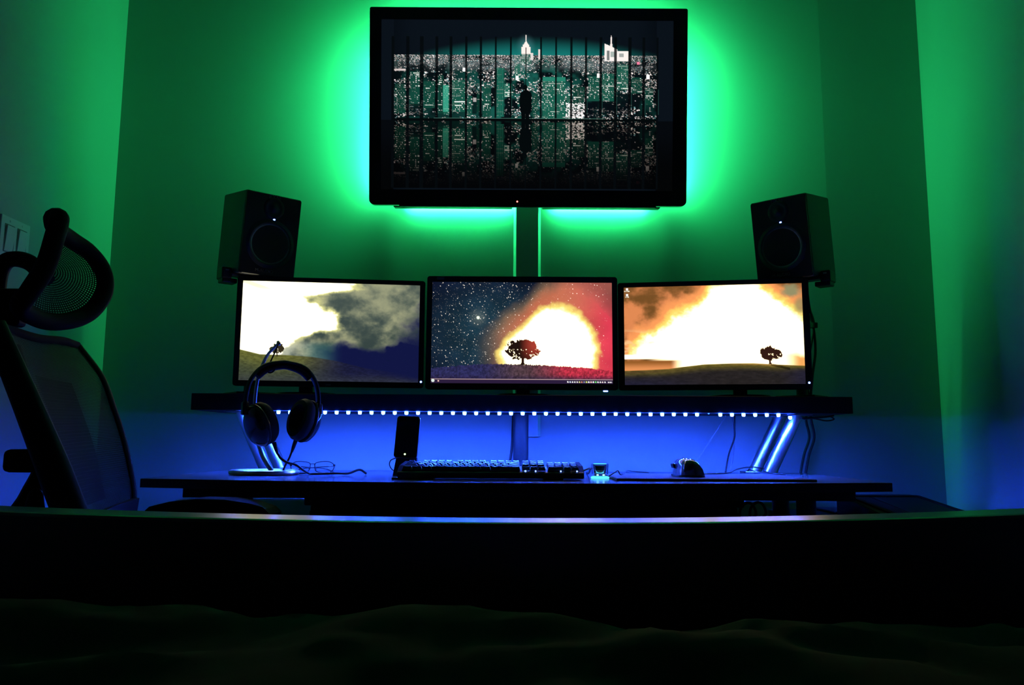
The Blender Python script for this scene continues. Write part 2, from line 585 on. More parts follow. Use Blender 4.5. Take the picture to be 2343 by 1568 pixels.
def pic_centre(nu, nv):
    u, v = np.meshgrid(np.linspace(0, 1, nu), np.linspace(0, 1, nv))
    n = fbm(u * 8, v * 5, 2, 6)
    n2 = fbm(u * 22, v * 14, 6, 5)
    nav = mix(col(nv, nu, (12, 16, 40)), col(nv, nu, (30, 60, 74)), S(.62, .1, np.hypot(u - .33, (v - .5) * .75)) * .9)
    nav = nav * (.65 + .6 * n[..., None])
    x, y = (u - .66), (v - .68)
    r = np.hypot(x / .255, y / .45)
    r = np.where(x < 0, np.hypot(x / .285 - np.clip(y, -1, 0) * -1.2 * S(0, .16, -x), y / .44), r)
    r = r + (n2 - .5) * .16
    L = lin(nav)
    L = mix(L, col(nv, nu, lin((126, 104, 82))), S(1.75, 1.30, r) * S(.25, .5, u + .1 * (1 - v)))
    right = S(.42, .95, u - (v - .5) * .12)
    warm = mix(col(nv, nu, lin((206, 116, 84))), col(nv, nu, lin((226, 62, 84))), S(.72, 1.0, u))
    warm = warm * (.72 + .5 * n[..., None])
    L = mix(L, warm, S(1.55, 1.12, r) * S(.3, .55, u) + right * S(.62, .82, u) * S(1.9, 1.3, r))
    L = mix(L, col(nv, nu, lin((196, 108, 92))), S(.6, .85, u) * S(.4, .0, v) * .6)
    L = mix(L, col(nv, nu, lin((255, 226, 120))), S(1.12, .98, r))
    L = mix(L, col(nv, nu, (3.0, 2.5, 1.5)), S(1.0, .84, r))
    st = np.zeros((nv, nu))
    k = np.random.RandomState(5)
    for _ in range(2600):
        su, sv = k.rand() * .98, k.rand() * .84
        if k.rand() < S(.35, .8, np.array(su)) * .6:
            continue
        i, j = int(su * (nu - 1)), int(sv * (nv - 1))
        b = k.rand() ** 4 * 1.25 + .10
        st[j, i] = max(st[j, i], b)
        if b > .9 and i + 1 < nu and j + 1 < nv:
            st[j, i + 1] = st[j + 1, i] = st[j + 1, i + 1] = b * .8
    gd = np.hypot((u - .257) * 1.78, v - .355)
    L = L + (st * S(.9, 1.25, r))[..., None] * np.array((1, .86, .72)) + (S(.022, .004, gd) * 1.5 + S(.12, 0, gd) * .07)[..., None] * np.array((.9, 1, .75))
    hill = curve(u, [(0, .855), (.2, .82), (.36, .808), (.52, .812), (.72, .828), (.88, .845), (1, .872)]) + (fbm(u * 190, v * 9, 8, 2) - .5) * .022
    gn = fbm(u * 120, v * 60 + u * 20, 3, 3)
    gr = mix(col(nv, nu, (46, 46, 92)), col(nv, nu, (84, 62, 70)), S(.25, .5, u))
    gr = mix(gr, col(nv, nu, (196, 52, 72)), S(.5, .82, u) * S(1.0, .9, v) + S(.62, .9, u) * .4)
    gr = np.clip(mix(gr, col(nv, nu, (44, 32, 66)), S(.90, .97, v) * .7), 0, 255) * (.55 + .8 * gn[..., None])
    L = mix(L, lin(gr), S(-.003, .003, v - hill))
    t = tree_mask(u, v, .505, .815, .172, .245, 12)
    tc = mix(col(nv, nu, lin((34, 20, 14))), col(nv, nu, lin((170, 62, 48))), S(.48, .57, u) * S(.815, .62, v))
    L[t] = tc[t]
    # task bar: thin bright line, dark band, round start button, small tray icons, clock
    bar = v > .962
    L[bar] = lin((44, 30, 60))
    L[(v > .955) & (v <= .962)] = lin((176, 148, 150))

    def dot(cx, cy, rx, c):
        L[np.hypot((u - cx) / rx, (v - cy) / (rx * 1.78)) < 1] = c
    dot(.0125, .972, .0085, (.75, .85, .8))
    dot(.042, .976, .0045, (.9, .55, .5))
    ic = [(1, 1, 1), (.7, .8, 1), (1, 1, 1), (1, 1, 1), (1, .9, .9), (.8, .8, .3), (.8, .3, .2), (.3, .3, .5), (.75, .85, .2), (1, 1, 1), (1, .6, .6), (1, 1, 1), (.2, .9, .2), (1, 1, 1), (1, 1, 1), (1, .8, .8), (1, 1, 1)]
    for k2, c in enumerate(ic):
        dot(.753 + k2 * .0127, .981, .0042, np.array(c) * 1.1)
    for k2 in range(5):
        L[(np.abs(u - (.973 + k2 * .0052)) < .002) & (np.abs(v - .981) < .006)] = (.85, .8, .85)
    return L


def pic_right(nu, nv):
    u, v = np.meshgrid(np.linspace(0, 1, nu), np.linspace(0, 1, nv))
    n = fbm(u * 6, v * 4, 4, 6)
    n2 = fbm(u * 15, v * 10, 7, 5)
    sky = mix(col(nv, nu, (118, 78, 38)), col(nv, nu, (226, 138, 84)), S(.35, .62, n + .15 * (u - .2)))
    L = lin(sky)
    edge = curve(u, [(0, .80), (.03, .66), (.1, .55), (.18, .46), (.25, .35), (.35, .25), (.44, .13), (.5, -.02), (.72, -.10), (.80, .02), (.88, .12), (.93, .22), (1, .30)])
    d = v - edge + (n2 - .5) * .16 + (n - .5) * .14
    low = S(.72, .69, v)
    L = mix(L, col(nv, nu, lin((255, 160, 92))), S(-.22, -.06, d) * low)
    L = mix(L, col(nv, nu, lin((255, 224, 110))), S(-.07, .01, d) * low)
    L = mix(L, col(nv, nu, (3.1, 2.35, 1.3)), S(.0, .09, d) * np.maximum(low, S(.12, .3, u)))
    wisps = S(.5, .62, fbm(u * 9, v * 14, 13, 4)) * S(.30, .05, u) * S(.42, .5, v) * S(.72, .66, v)
    L = mix(L, col(nv, nu, (1.0, .62, .28)), wisps * .8)
    L = mix(L, col(nv, nu, lin((150, 144, 104))), S(.07, .03, np.hypot((u - .945), (v - .08) * .75) + (n2 - .5) * .06))
    L = mix(L, col(nv, nu, lin((150, 140, 96))), S(.06, .02, np.hypot((u - .99) * 1.2, (v - .22) * .5)) * .8)
    L = mix(L, col(nv, nu, (2.4, 2.1, 1.4)), S(.03, .012, np.abs(v - .715)) * S(.6, .2, u))
    dusk = S(.745, .765, v + (u - .1) * .02) * S(.36, .26, u)
    L = mix(L, mix(col(nv, nu, lin((150, 92, 40))), col(nv, nu, lin((236, 150, 88))), S(.76, .85, v)), dusk)
    L = mix(L, col(nv, nu, lin((252, 176, 96))), S(.86, .98, u) * S(.66, .72, v + (n - .5) * .1))
    hill = curve(u, [(0, .855), (.12, .85), (.25, .84), (.33, .82), (.45, .797), (.6, .79), (.72, .79), (.85, .805), (1, .82)])
    gn = fbm(u * 40, v * 70, 3, 4)
    gr = mix(col(nv, nu, (104, 92, 36)), col(nv, nu, (38, 34, 34)), S(.0, .09, v - hill))
    gr = mix(gr, col(nv, nu, (34, 32, 52)), S(.88, 1, v) * S(.6, .0, u) + S(.85, 1, u) * S(.0, .06, v - hill) * .8)
    gr = mix(gr, col(nv, nu, (82, 64, 40)), S(.02, .005, np.abs(v - .875 + u * .06)) * S(.4, .1, u) * .7)
    gr = mix(gr, col(nv, nu, (180, 136, 66)), S(.03, .0, v - hill) * S(.2, .05, np.abs(u - .75)) * .9)
    gr = gr * (.75 + .5 * gn[..., None])
    L = mix(L, lin(gr), S(-.003, .004, v - hill))
    t = tree_mask(u, v, .813, .80, .115, .165, 21)
    L[t] = lin((52, 28, 20))
    sh = (np.abs(v - (.805 + (u - .82) * .45)) < .012) & (u > .815) & (u < .92)
    L[sh] = L[sh] * .35
    # two desktop icons with a short line of text each
    for cy in (.015, .075):
        L[(np.abs(u - .02) < .0055) & (np.abs(v - cy - .006) < .011)] = 1.1
        k = np.random.RandomState(int(cy * 100))
        wv = .031 if cy < .05 else .022
        for x0 in np.arange(.02 - wv / 2, .02 + wv / 2, .0045):
            L[(np.abs(u - x0 - .001) < .0016) & (np.abs(v - cy - .026) < .0045)] = (.95, .9, .7)
    return L


def pic_tv(nu, nv):
    """night city behind tall window mullions; a man in a suit seen from behind; polished floor"""
    px = np.linspace(880, 1545, nu)
    py = np.linspace(50, 435, nv)
    X, Y = np.meshgrid(px, py)
    k = np.random.RandomState(3)
    L = np.ones((nv, nu, 3)) * lin((10, 17, 25))
    inside = (X > 909) & (X < 1507)
    tealness = S(84 + np.abs(X - 1235) ** 2 * .0005, 136, Y) * S(330, 40, np.abs(X - 1235)) * (Y < 133)
    L = mix(L, np.ones((nv, nu, 3)) * lin((22, 122, 116)), tealness * inside)

    def rect(x0, y0, x1, y1, c, a=1.0):
        i0, i1 = np.searchsorted(px, (x0, x1))
        j0, j1 = np.searchsorted(py, (y0, y1))
        i1, j1 = max(i1, i0 + 1), max(j1, j0 + 1)
        L[j0:j1, i0:i1] = L[j0:j1, i0:i1] * (1 - a) + np.asarray(c) * a
    teal, white = lin((40, 130, 108)), np.array((1.7, 1.6, 1.55))
    city = inside & (Y > 129) & (Y < 274)
    L[city] = lin((7, 16, 20))
    mid = S(170, 40, np.abs(X - 1210))
    hz = fbm(X / 26, Y / 22, 5, 3)
    L = mix(L, np.ones((nv, nu, 3)) * lin((24, 92, 82)), city * S(.42, .7, hz) * (.25 + .75 * mid))
    # far carpet of lights, a bright haze of them under the horizon, broken by dark blocks further down
    big = fbm(X / 40 + 7, Y / 16, 9, 3)
    band = city * S(26, 6, np.abs(Y - 146)) * (.35 + .65 * S(330, 120, np.abs(X - 1215)))
    L = mix(L, np.ones((nv, nu, 3)) * np.array((.20, .26, .27)), band * S(.3, .6, big) * .42)
    for _ in range(12000):
        x = k.uniform(909, 1507)
        y = 129 + 145 * k.rand() ** 1.5
        jj, ii = min(nv - 1, int((y - 50) / 385 * nv)), min(nu - 1, int((x - 880) / 665 * nu))
        if y > 150 and big[jj, ii] < .50 and k.rand() < .9:
            continue
        b = (.10 + .9 * k.rand() ** 1.6)
        w = 1.1 if y < 165 else k.choice([1.1, 1.8, 3.0])
        c = white * b * np.array((1, 1 - .12 * k.rand(), 1 - .15 * k.rand()))
        if k.rand() < .2:
            c = np.array((.35, .75, .8)) * b
        rect(x, y, x + w, y + (1.1 if y < 165 else 1.6), c, .9)
    # nearer towers with lit floors
    towers = [(912, 196, 936, 262, .45), (946, 168, 968, 246, .55), (976, 190, 1002, 250, .5), (1008, 176, 1022, 262, .4), (1022, 198, 1036, 264, .9), (1042, 186, 1072, 258, .8),
              (1076, 222, 1088, 268, .7), (1098, 210, 1106, 258, .3), (1112, 200, 1130, 270, .6), (1140, 158, 1160, 268, 1.0), (1160, 194, 1178, 224, 1.3), (1184, 150, 1196, 186, 1.1), (1224, 216, 1236, 268, .5),
              (1248, 178, 1300, 272, 1.0), (1302, 216, 1312, 272, .9), (1318, 200, 1345, 250, .35), (1352, 176, 1380, 232, .7), (1382, 170, 1412, 232, .8), (1414, 150, 1444, 206, .9), (1448, 178, 1474, 214, .45), (1482, 204, 1500, 240, .5)]
    for x0, y0, x1, y1, s in towers:
        rect(x0, y0, x1, y1, teal * .55 * s, .9)
        for yy in np.arange(y0 + 2, y1, 4.2):
            if k.rand() < .28 * s:
                xa, xb = sorted(k.uniform(x0 + 1, x1 - 1, 2))
                rect(xa, yy, xb + 3, yy + 1.6, white * k.uniform(.4, 1.0) * np.array((.9, 1, .93)), .8)
            for xx in np.arange(x0 + 1, x1 - 1, 3.0):
                if k.rand() < .26 * s + .04:
                    rect(xx, yy, xx + 1.4, yy + 1.6, white * k.uniform(.4, 1))
    rect(1140, 160, 1159, 268, lin((30, 112, 92)), .85)
    for xx in range(1142, 1160, 4):
        rect(xx, 162, xx + 1.4, 266, lin((14, 52, 48)))
    rect(1248, 178, 1300, 187, teal)
    rect(1021, 198, 1034, 258, lin((60, 170, 140)), .8)
    rect(909, 162, 936, 166, (.9, .75, .72))
    for (x, y) in ((1186, 176), (1066, 158), (1210, 226), (1090, 226), (1484, 172), (1372, 170)):
        rect(x, y, x + 7, y + 9, white)
    rect(1462, 143, 1468, 149, (1.0, .25, .4))
    for _ in range(260):
        x, y = k.uniform(1300, 1345), k.uniform(236, 272)
        rect(x, y, x + k.uniform(1, 4), y + 1.4, white * k.uniform(.4, 1))
    dark = [(1345, 236, 1380, 270), (1412, 214, 1446, 262), (1380, 238, 1412, 262), (1088, 200, 1098, 262), (940, 240, 968, 268)]
    for d in dark:
        rect(*d, lin((6, 12, 18)), .75)
    # tower with a tall lit spire
    gl = np.hypot((X - 1209) / 26, (Y - 108) / 30)
    L = L + (S(1, 0, gl) * .10 * (Y < 128))[..., None] * np.array((.3, .9, 1))
    for y in np.arange(84, 128, .6):
        hw = .9 if y < 97 else (.9 + (y - 97) * .55 if y < 105 else (7.5 if y < 110 else 10.5))
        rect(1209.5 - hw, y, 1209.5 + hw, y + .8, (1.05, .92, .85))
    rect(1197, 126, 1222, 150, teal * .5, .8)
    for yy in np.arange(127, 150, 3.2):
        for xx in np.arange(1198, 1221, 2.6):
            if k.rand() < .55:
                rect(xx, yy, xx + 1.3, yy + 1.4, white)
    rect(1237, 116, 1243, 138, (.8, .7, .66)); rect(1220, 124, 1226, 140, (.8, .74, .7))
    # second lit tower with a mast
    for x in np.arange(1388, 1443, .8):
        top = 102 + (x - 1388) * .45 if x < 1416 else 119
        rect(x, top, x + 1, 142, (1.0, .92, .88))
    rect(1394, 118, 1400, 140, lin((20, 60, 60)), .8); rect(1402, 120, 1412, 132, lin((40, 120, 110)), .6); rect(1422, 124, 1432, 132, lin((30, 90, 90)), .6)
    for y in np.arange(84, 110, .6):
        rect(1403.5 - (y - 84) * .07 - .8, y, 1403.5 + (y - 84) * .07 + .8, y + .8, (1.0, .88, .84))
    # polished floor repeats the view upside down, fading out
    for j in range(nv):
        y = py[j]
        if 277 < y < 430:
            src = 275 - (y - 277) * .93
            jj = int(np.clip(np.searchsorted(py, src), 0, nv - 1))
            f = .34 * float(S(432, 285, np.array(y))) ** 1.4
            L[j] = L[jj] * f * np.array((1, .92, .84)) + lin((3, 4, 6)) * (1 - f)
    fade = S(300, 430, Y)
    L = mix(L, np.ones((nv, nu, 3)) * lin((3, 4, 5)), fade * ~inside)
    vig = S(340, 240, np.abs(X - 1205)) * .55 + .45
    L = np.where(inside[..., None], L * vig[..., None], L)
    # mullions and floor rail
    for x, w in zip((907, 940, 972, 1006, 1039, 1073.5, 1107, 1141, 1175, 1209.5, 1244, 1278, 1313, 1346, 1380, 1413.5, 1446, 1478, 1509), (5, 6, 6, 5, 5, 4.5, 4, 3.2, 2.8, 1.6, 3, 3.2, 3.6, 4.2, 5, 5, 6, 5.5, 4)):
        w = w * 1.25
        rect(x - w / 2, 88 if abs(x - 1209.5) > 1 else 112, x + w / 2, 430, lin((5, 9, 12)), .96)
        rect(x + w / 2, 205, x + w / 2 + .9, 262, lin((60, 120, 110)), .35)
    rect(909, 273, 1507, 277.5, lin((4, 9, 10)))
    rect(1000, 271.6, 1390, 273, lin((90, 140, 125)), .6)
    # the man
    man = np.zeros((nv, nu), bool)
    for mirror in (False, True):
        yy = Y if not mirror else 276 * 2 - (Y - 6)
        man |= np.hypot((X - 1208.5) / 4.6, (yy - 202) / 6.2) < 1
        man |= (np.abs(X - 1208.5) < 2.6) & (yy > 205) & (yy < 212)
        man |= (np.abs(X - 1209.5) < curve(yy, [(208, 4), (213, 11.5), (222, 13.6), (242, 13.8), (250, 12.6), (262, 10.5)])) & (yy > 208) & (yy < 262)
        man |= (np.abs(np.abs(X - 1209) - 5) < 4.2) & (yy >= 258) & (yy < 288)
    L[man] = lin((4, 9, 11))
    return L


# ------------------------------------------------------------------ the room
WB = 2.56            # back wall
XL, XR = -1.346, 1.412
bm = bmesh.new()
# back wall: flat behind the desk, then a very slight bend back on the right of it
pl = [(XL, WB), (1.062, WB), (XR, WB + 0.015), (XR, WB + 0.13), (XL, WB + 0.13)]
lo = [bm.verts.new((x, y, -0.02)) for x, y in pl]
hi = [bm.verts.new((x, y, 2.72)) for x, y in pl]
for i in range(5):
    bm.faces.new((lo[i], lo[(i + 1) % 5], hi[(i + 1) % 5], hi[i]))
bm.faces.new(lo[::-1]); bm.faces.new(hi)
structure(obj('wall_back', bm, M['wall']))
structure(obj('wall_left', B((0.12, 4.8, 2.74), (XL - 0.06, 0.25, 1.35)), M['wall']))
structure(obj('wall_right', B((0.12, 4.8, 2.74), (XR + 0.06, 0.25, 1.35)), M['wall']))
structure(obj('wall_rear', B((3.0, 0.12, 2.74), (0.033, -2.15, 1.35)), M['rear']))
structure(obj('floor', B((3.0, 4.9, 0.1), (0.033, 0.25, -0.05)), M['carpet']))
structure(obj('ceiling', B((3.0, 4.9, 0.1), (0.033, 0.25, 2.75)), M['ceiling']))
structure(obj('baseboard_back', B((XR - XL, 0.014, 0.09), ((XL + XR) / 2, WB - 0.0075, 0.045), 0.003), M['wall']))
structure(obj('baseboard_left', B((0.014, 4.4, 0.09), (XL + 0.0075, 0.3, 0.045), 0.003), M['wall']))
structure(obj('baseboard_right', B((0.014, 4.4, 0.09), (XR - 0.0075, 0.3, 0.045), 0.003), M['wall']))

# ------------------------------------------------------------------ desk
DZ = 0.730
t = thing('desk', 'wide black-brown desk with a thin top under the raised shelf', 'desk', (0.012, 2.1, 0))
bm = bmesh.new()
out = [(-0.885, 0.345), (0.885, 0.345), (0.885, -0.235)] + [(x, -0.235 - 0.118 * (1 - (x / 0.885) ** 2)) for x in np.linspace(0.80, -0.80, 17)] + [(-0.885, -0.235)]
top = [bm.verts.new((x, y, DZ)) for x, y in out]
bot = [bm.verts.new((x, y, DZ - 0.021)) for x, y in out]
bm.faces.new(top[::-1]); bm.faces.new(bot)
for i in range(len(out)):
    j = (i + 1) % len(out)
    bm.faces.new((top[i], top[j], bot[j], bot[i]))
bmesh.ops.bevel(bm, geom=[e for e in bm.edges if all(abs(v.co.z - DZ) < 1e-6 for v in e.verts)], offset=0.0012, segments=1, affect='EDGES')
for f in bm.faces:
    f.normal_update()
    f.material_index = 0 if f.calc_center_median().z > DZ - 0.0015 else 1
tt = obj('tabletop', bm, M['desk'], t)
tt.data.materials.append(M['shelf'])  # side faces take the darker veneer: the unlit edge put into the colour
fr = obj('frame', B((1.655, 0.05, 0.028), (0.008, -0.125, 0.694), 0.002), M['dark_metal'], t)
obj('cross_rail', B((1.655, 0.05, 0.028), (0.008, 0.25, 0.694), 0.002), M['dark_metal'], t)
for s in (-1, 1):
    obj('side_rail', B((0.05, 0.325, 0.026), (0.008 + s * 0.80, 0.0625, 0.694), 0.002), M['dark_metal'], t)
for x0_, x1_ in ((-0.70, -0.80), (0.73, 0.785)):
    for x, y in ((x0_, -0.10), (x1_, 0.25)):
        lg = obj('leg', LA([(0, 0.0), (0.024, 0.0), (0.024, 0.68), (0, 0.68)], 16, Matrix.Translation((x, y, 0))), M['dark_metal'], t, smooth=True)

# low black cabinet in the knee space and another on the right
t = thing('storage_cabinet', 'wide low black cabinet standing in the dark space beneath the desk', 'cabinet', (0.035, 2.33, 0))
obj('body', B((1.15, 0.38, 0.645), (0, 0.0, 0.325), 0.004), M['shelf'], t)
obj('top_panel', B((1.18, 0.40, 0.022), (0, 0, 0.659), 0.003), M['shelf'], t)
for k in range(3):
    d = obj('door', B((0.375, 0.018, 0.60), (-0.385 + k * 0.385, -0.1995, 0.335), 0.003), M['shelf'], t)
    obj('handle', T([(-0.385 + k * 0.385 - 0.05, -0.212, 0.585), (-0.385 + k * 0.385 + 0.05, -0.212, 0.585)], 0.005), M['dark_metal'], d)
t = thing('side_cabinet', 'low black side cabinet right of the desk holding a flat device', 'cabinet', (1.07, 2.20, 0))
obj('body', B((0.46, 0.56, 0.58), (0, 0, 0.30), 0.004), M['shelf'], t)
obj('top_panel', B((0.52, 0.62, 0.024), (0.0, 0, 0.602), 0.003), M['shelf'], t)
for k in range(2):
    d = obj('drawer', B((0.43, 0.018, 0.25), (0, -0.2895, 0.16 + k * 0.275), 0.003), M['shelf'], t)
    obj('knob', LA([(0, 0), (0.009, 0.0), (0.013, 0.012), (0.010, 0.02), (0, 0.02)], 12, Matrix.Translation((0, -0.2985, 0.16 + k * 0.275)) @ Matrix.Rotation(R(90), 4, 'X')), M['dark_metal'], d)

# flat device with a sloping panel on the side cabinet
t = thing('flatbed_printer', 'flat black office device with sloping framed panel on the right cabinet', 'printer', (1.03, 2.10, 0.614))
bm = bmesh.new()
prof = [(-0.19, 0.0), (-0.19, 0.030), (0.13, 0.064), (0.16, 0.064), (0.16, 0.0)]
A = [bm.verts.new((-0.105 - (0.02 if y < 0 else 0), y, z)) for y, z in prof]
D = [bm.verts.new((0.105 + (0.02 if y < 0 else 0), y, z)) for y, z in prof]
bm.faces.new(A); bm.faces.new(D[::-1])
for i in range(5):
    bm.faces.new((A[i], A[(i + 1) % 5], D[(i + 1) % 5], D[i]))
bmesh.ops.bevel(bm, geom=bm.edges[:], offset=0.003, segments=2, affect='EDGES')
obj('housing', bm, M['bezel'], t)
sl = Matrix.Rotation(math.atan2(0.034, 0.32), 3, 'X')
fr = obj('lid_frame', frame(bmesh.new(), rounded(0.20, 0.27, 0.01), rounded(0.175, 0.235, 0.008), -0.004, 0.0), M['panel_black'], t, (0, -0.03, 0.0475), (R(-90) + math.atan2(0.034, 0.32), 0, 0))
obj('glass_panel', B((0.125, 0.225, 0.002), (0.022, -0.03, 0.0485), 0, 1, sl), M['green_glass'], t)
obj('control_panel', B((0.036, 0.225, 0.002), (-0.064, -0.03, 0.0485), 0, 1, sl), M['panel_black'], t)
o = obj('metal_clip', B((0.03, 0.012, 0.004), (-0.10, 0.15, 0.066), 0.001), M['silver'], t)
t2 = tag(obj('flat_tray', B((0.20, 0.16, 0.007), (1.055, 2.42, 0.6185), 0.003), M['black_plastic'], None), 'thin black slab lying flat behind the sloping device', 'tray')
for i, (x, y, a) in enumerate(((0.862, 1.975, 12), (0.88, 2.015, -9))):
    tag(obj('paper_sheet', B((0.05, 0.07, 0.0012), (0, 0, 0), 0), M['paper'], None, (x, y, 0.6148 + i * 0.0013), (0, 0, R(a))), ('lower' if i == 0 else 'upper') + ' loose white paper slip at the left foot of the sloping device', 'paper', 'paper slips by the device')

# ------------------------------------------------------------------ raised shelf on slanted steel brackets
SX, SY0, SY1, SZ0, SZ1 = 0.0295, 2.24, 2.50, 0.9055, 0.9535
t = thing('monitor_shelf', 'long thick black shelf carrying three monitors above the desk', 'shelf', (SX, 2.37, DZ))
obj('board', B((1.895, 0.26, SZ1 - SZ0), (0, 0, (SZ0 + SZ1) / 2 - DZ), 0.0015), M['shelf'], t)
H = SZ0 - DZ
for s, xt, xb in ((-1, -0.792, -0.711), (1, 0.836, 0.751)):
    for y in (2.30, 2.44):
        br = obj('bracket', T([(xt - SX, y - 2.37, H - 0.002), (xb - SX, y - 2.37, 0.003)], 0.0185, 24), M['steel'], t, smooth=True)
        obj('foot_plate', B((0.075, 0.06, 0.004), (xb - SX, y - 2.37, 0.0022), 0.001), M['silver'], br)
        obj('top_plate', B((0.075, 0.06, 0.004), (xt - SX, y - 2.37, H - 0.0022), 0.001), M['silver'], br)
obj('centre_post', LA([(0, 0.0), (0.034, 0.0), (0.034, 0.004), (0.0235, 0.006), (0.0235, H - 0.001), (0, H - 0.001)], 28, Matrix.Translation((0.0285 - SX, 0.03, 0.0))), M['dark_metal'], t, smooth=True)

# blue led tape along the shelf's front lower edge
t = thing('led_strip', 'row of blue light dots on a tape along the front edge of the shelf', 'light strip', (0, 2.2415, SZ0))
obj('tape', B((1.60, 0.008, 0.0012), (0.012, 0.0035, -0.0007)), M['tape'], t)
prof = [(0.0050, 0.0), (0.0052, -0.0035), (0.0048, -0.0066), (0.0040, -0.0078), (0, -0.0083)]
bm = LA(prof, 12)
led_me = bpy.data.meshes.new('led')
bmesh.ops.recalc_face_normals(bm, faces=bm.faces[:])
bm.to_mesh(led_me); bm.free()
led_me.materials.append(M['led_blue'])
for k in range(48):
    x = -0.7663 + k * 0.03325
    z = -0.0013 if k < 47 else -0.0085
    if k == 40:
        obj('led', LA([(0.0028, 0), (0.002, -0.002), (0, -0.0025)], 10), M['led_dim'], t, (x, 0, z))
    else:
        obj_me('led', led_me, None, t, (x, 0, z))

# ------------------------------------------------------------------ monitors
def picture(name, fn, w, h, nu, nv, y, parent, cx=0.0, cz=0.0):
    L = fn(nu, nv)
    xs = np.linspace(-w / 2, w / 2, nu) + cx
    zs = np.linspace(h / 2, -h / 2, nv) + cz
    Xg, Zg = np.meshgrid(xs, zs)
    co = np.stack([Xg, np.full_like(Xg, y), Zg], -1).reshape(-1, 3).astype(np.float32)
    j, i = np.meshgrid(np.arange(nv - 1), np.arange(nu - 1), indexing='ij')
    a = (j * nu + i).ravel()
    quads = np.stack([a, a + nu, a + nu + 1, a + 1], -1).astype(np.int32)
    me = bpy.data.meshes.new(name)
    me.vertices.add(len(co)); me.vertices.foreach_set('co', co.ravel())
    me.loops.add(quads.size); me.loops.foreach_set('vertex_index', quads.ravel())
    me.polygons.add(len(quads)); me.polygons.foreach_set('loop_start', np.arange(0, quads.size, 4, dtype=np.int32))
    me.update(calc_edges=True)
    at = me.color_attributes.new('picture', 'FLOAT_COLOR', 'POINT')
    at.data.foreach_set('color', np.concatenate([L.reshape(-1, 3), np.ones((nu * nv, 1))], 1).astype(np.float32).ravel())
    return obj_me(name, me, SM, parent)


SM = screen_mat('lit screen')


def monitor(label, loc, yaw, w, h, cz, sw, sh, scz, fn, led, badge, scx=0.0, nx=0.005):
    """screen centre is the thing's front; stands on the shelf"""
    t = thing('monitor', label, 'monitor', (loc[0], loc[1], SZ1), (0, 0, yaw), 'monitors in a row on the shelf')
    zc = cz - SZ1
    outer = rounded(w, h, 0.008)
    inner = rounded(sw, sh, 0.0008, cx=scx, cz=scz - cz)
    obj('bezel', frame(bmesh.new(), outer, inner, 0.0, 0.016), M['bezel'], t, (0, 0, zc))
    obj('back_shell', slab(bmesh.new(), rounded(w - 0.02, h - 0.02, 0.01), 0.016, 0.045), M['black_plastic'], t, (0, 0, zc))
    picture('screen', fn, sw + 0.001, sh + 0.001, 480, 270, 0.004, t, scx, scz - SZ1)
    zb = cz - h / 2 - SZ1
    obj('stand_neck', B((0.040, 0.022, zb + 0.10), (nx, 0.062, (zb + 0.10) / 2 + 0.004), 0.003), M['black_plastic'], t)
    obj('stand_base', LA([(0, 0.001), (0.072, 0.001), (0.075, 0.004), (0.07, 0.009), (0, 0.012)], 32, Matrix.Translation((nx, 0.075, 0)) @ Matrix.Diagonal((1.25, 0.9, 1, 1))), M['black_plastic'], t, smooth=True)
    if badge:
        lettering('badge', badge, 0.011, M['badge'], t, (0.005, -0.0004, zb + 0.009), (R(90), 0, 0))
    lx, lz, lw = led
    if lw:
        obj('power_light', B((lw, 0.004, 0.004), (lx, 0.0, lz - SZ1), 0.0012), M['pilot_blue'], t)
    else:
        obj('power_light', LA([(0.0032, 0), (0.0026, 0.0012), (0, 0.0016)], 12, Matrix.Translation((lx, 0, lz - SZ1)) @ Matrix.Rotation(R(90), 4, 'X')), M['pilot_blue'], t)
    return t


mc = monitor('centre monitor showing a starry sky, glowing red sun and a task bar', (0.0295, 2.30), 0, 0.569, 0.3395, 1.1425, 0.538, 0.3045, 1.143, pic_centre, (0.247, 0.9695, 0.014), 'ASUS')
ml = monitor('left monitor showing white sun breaking through grey storm clouds', (-0.5395, 2.305), R(6.6), 0.553, 0.326, 1.141, 0.5215, 0.2965, 1.1425, pic_left, (0.269, 0.9965, 0), None, nx=-0.075)
mr = monitor('right monitor showing a fiery orange sky over a dark hill', (0.597, 2.305), R(-9.4), 0.557, 0.3285, 1.140, 0.520, 0.2985, 1.141, pic_right, (0.2695, 0.995, 0), None, nx=0.082)
obj('badge', B((0.016, 0.0006, 0.004), (-0.003, -0.0003, 0.0305), 0), M['badge'], ml)
obj('sticker', B((0.022, 0.0006, 0.008), (-0.265 + 0.02, -0.0003, 1.306 - SZ1), 0), M['print'], mc)
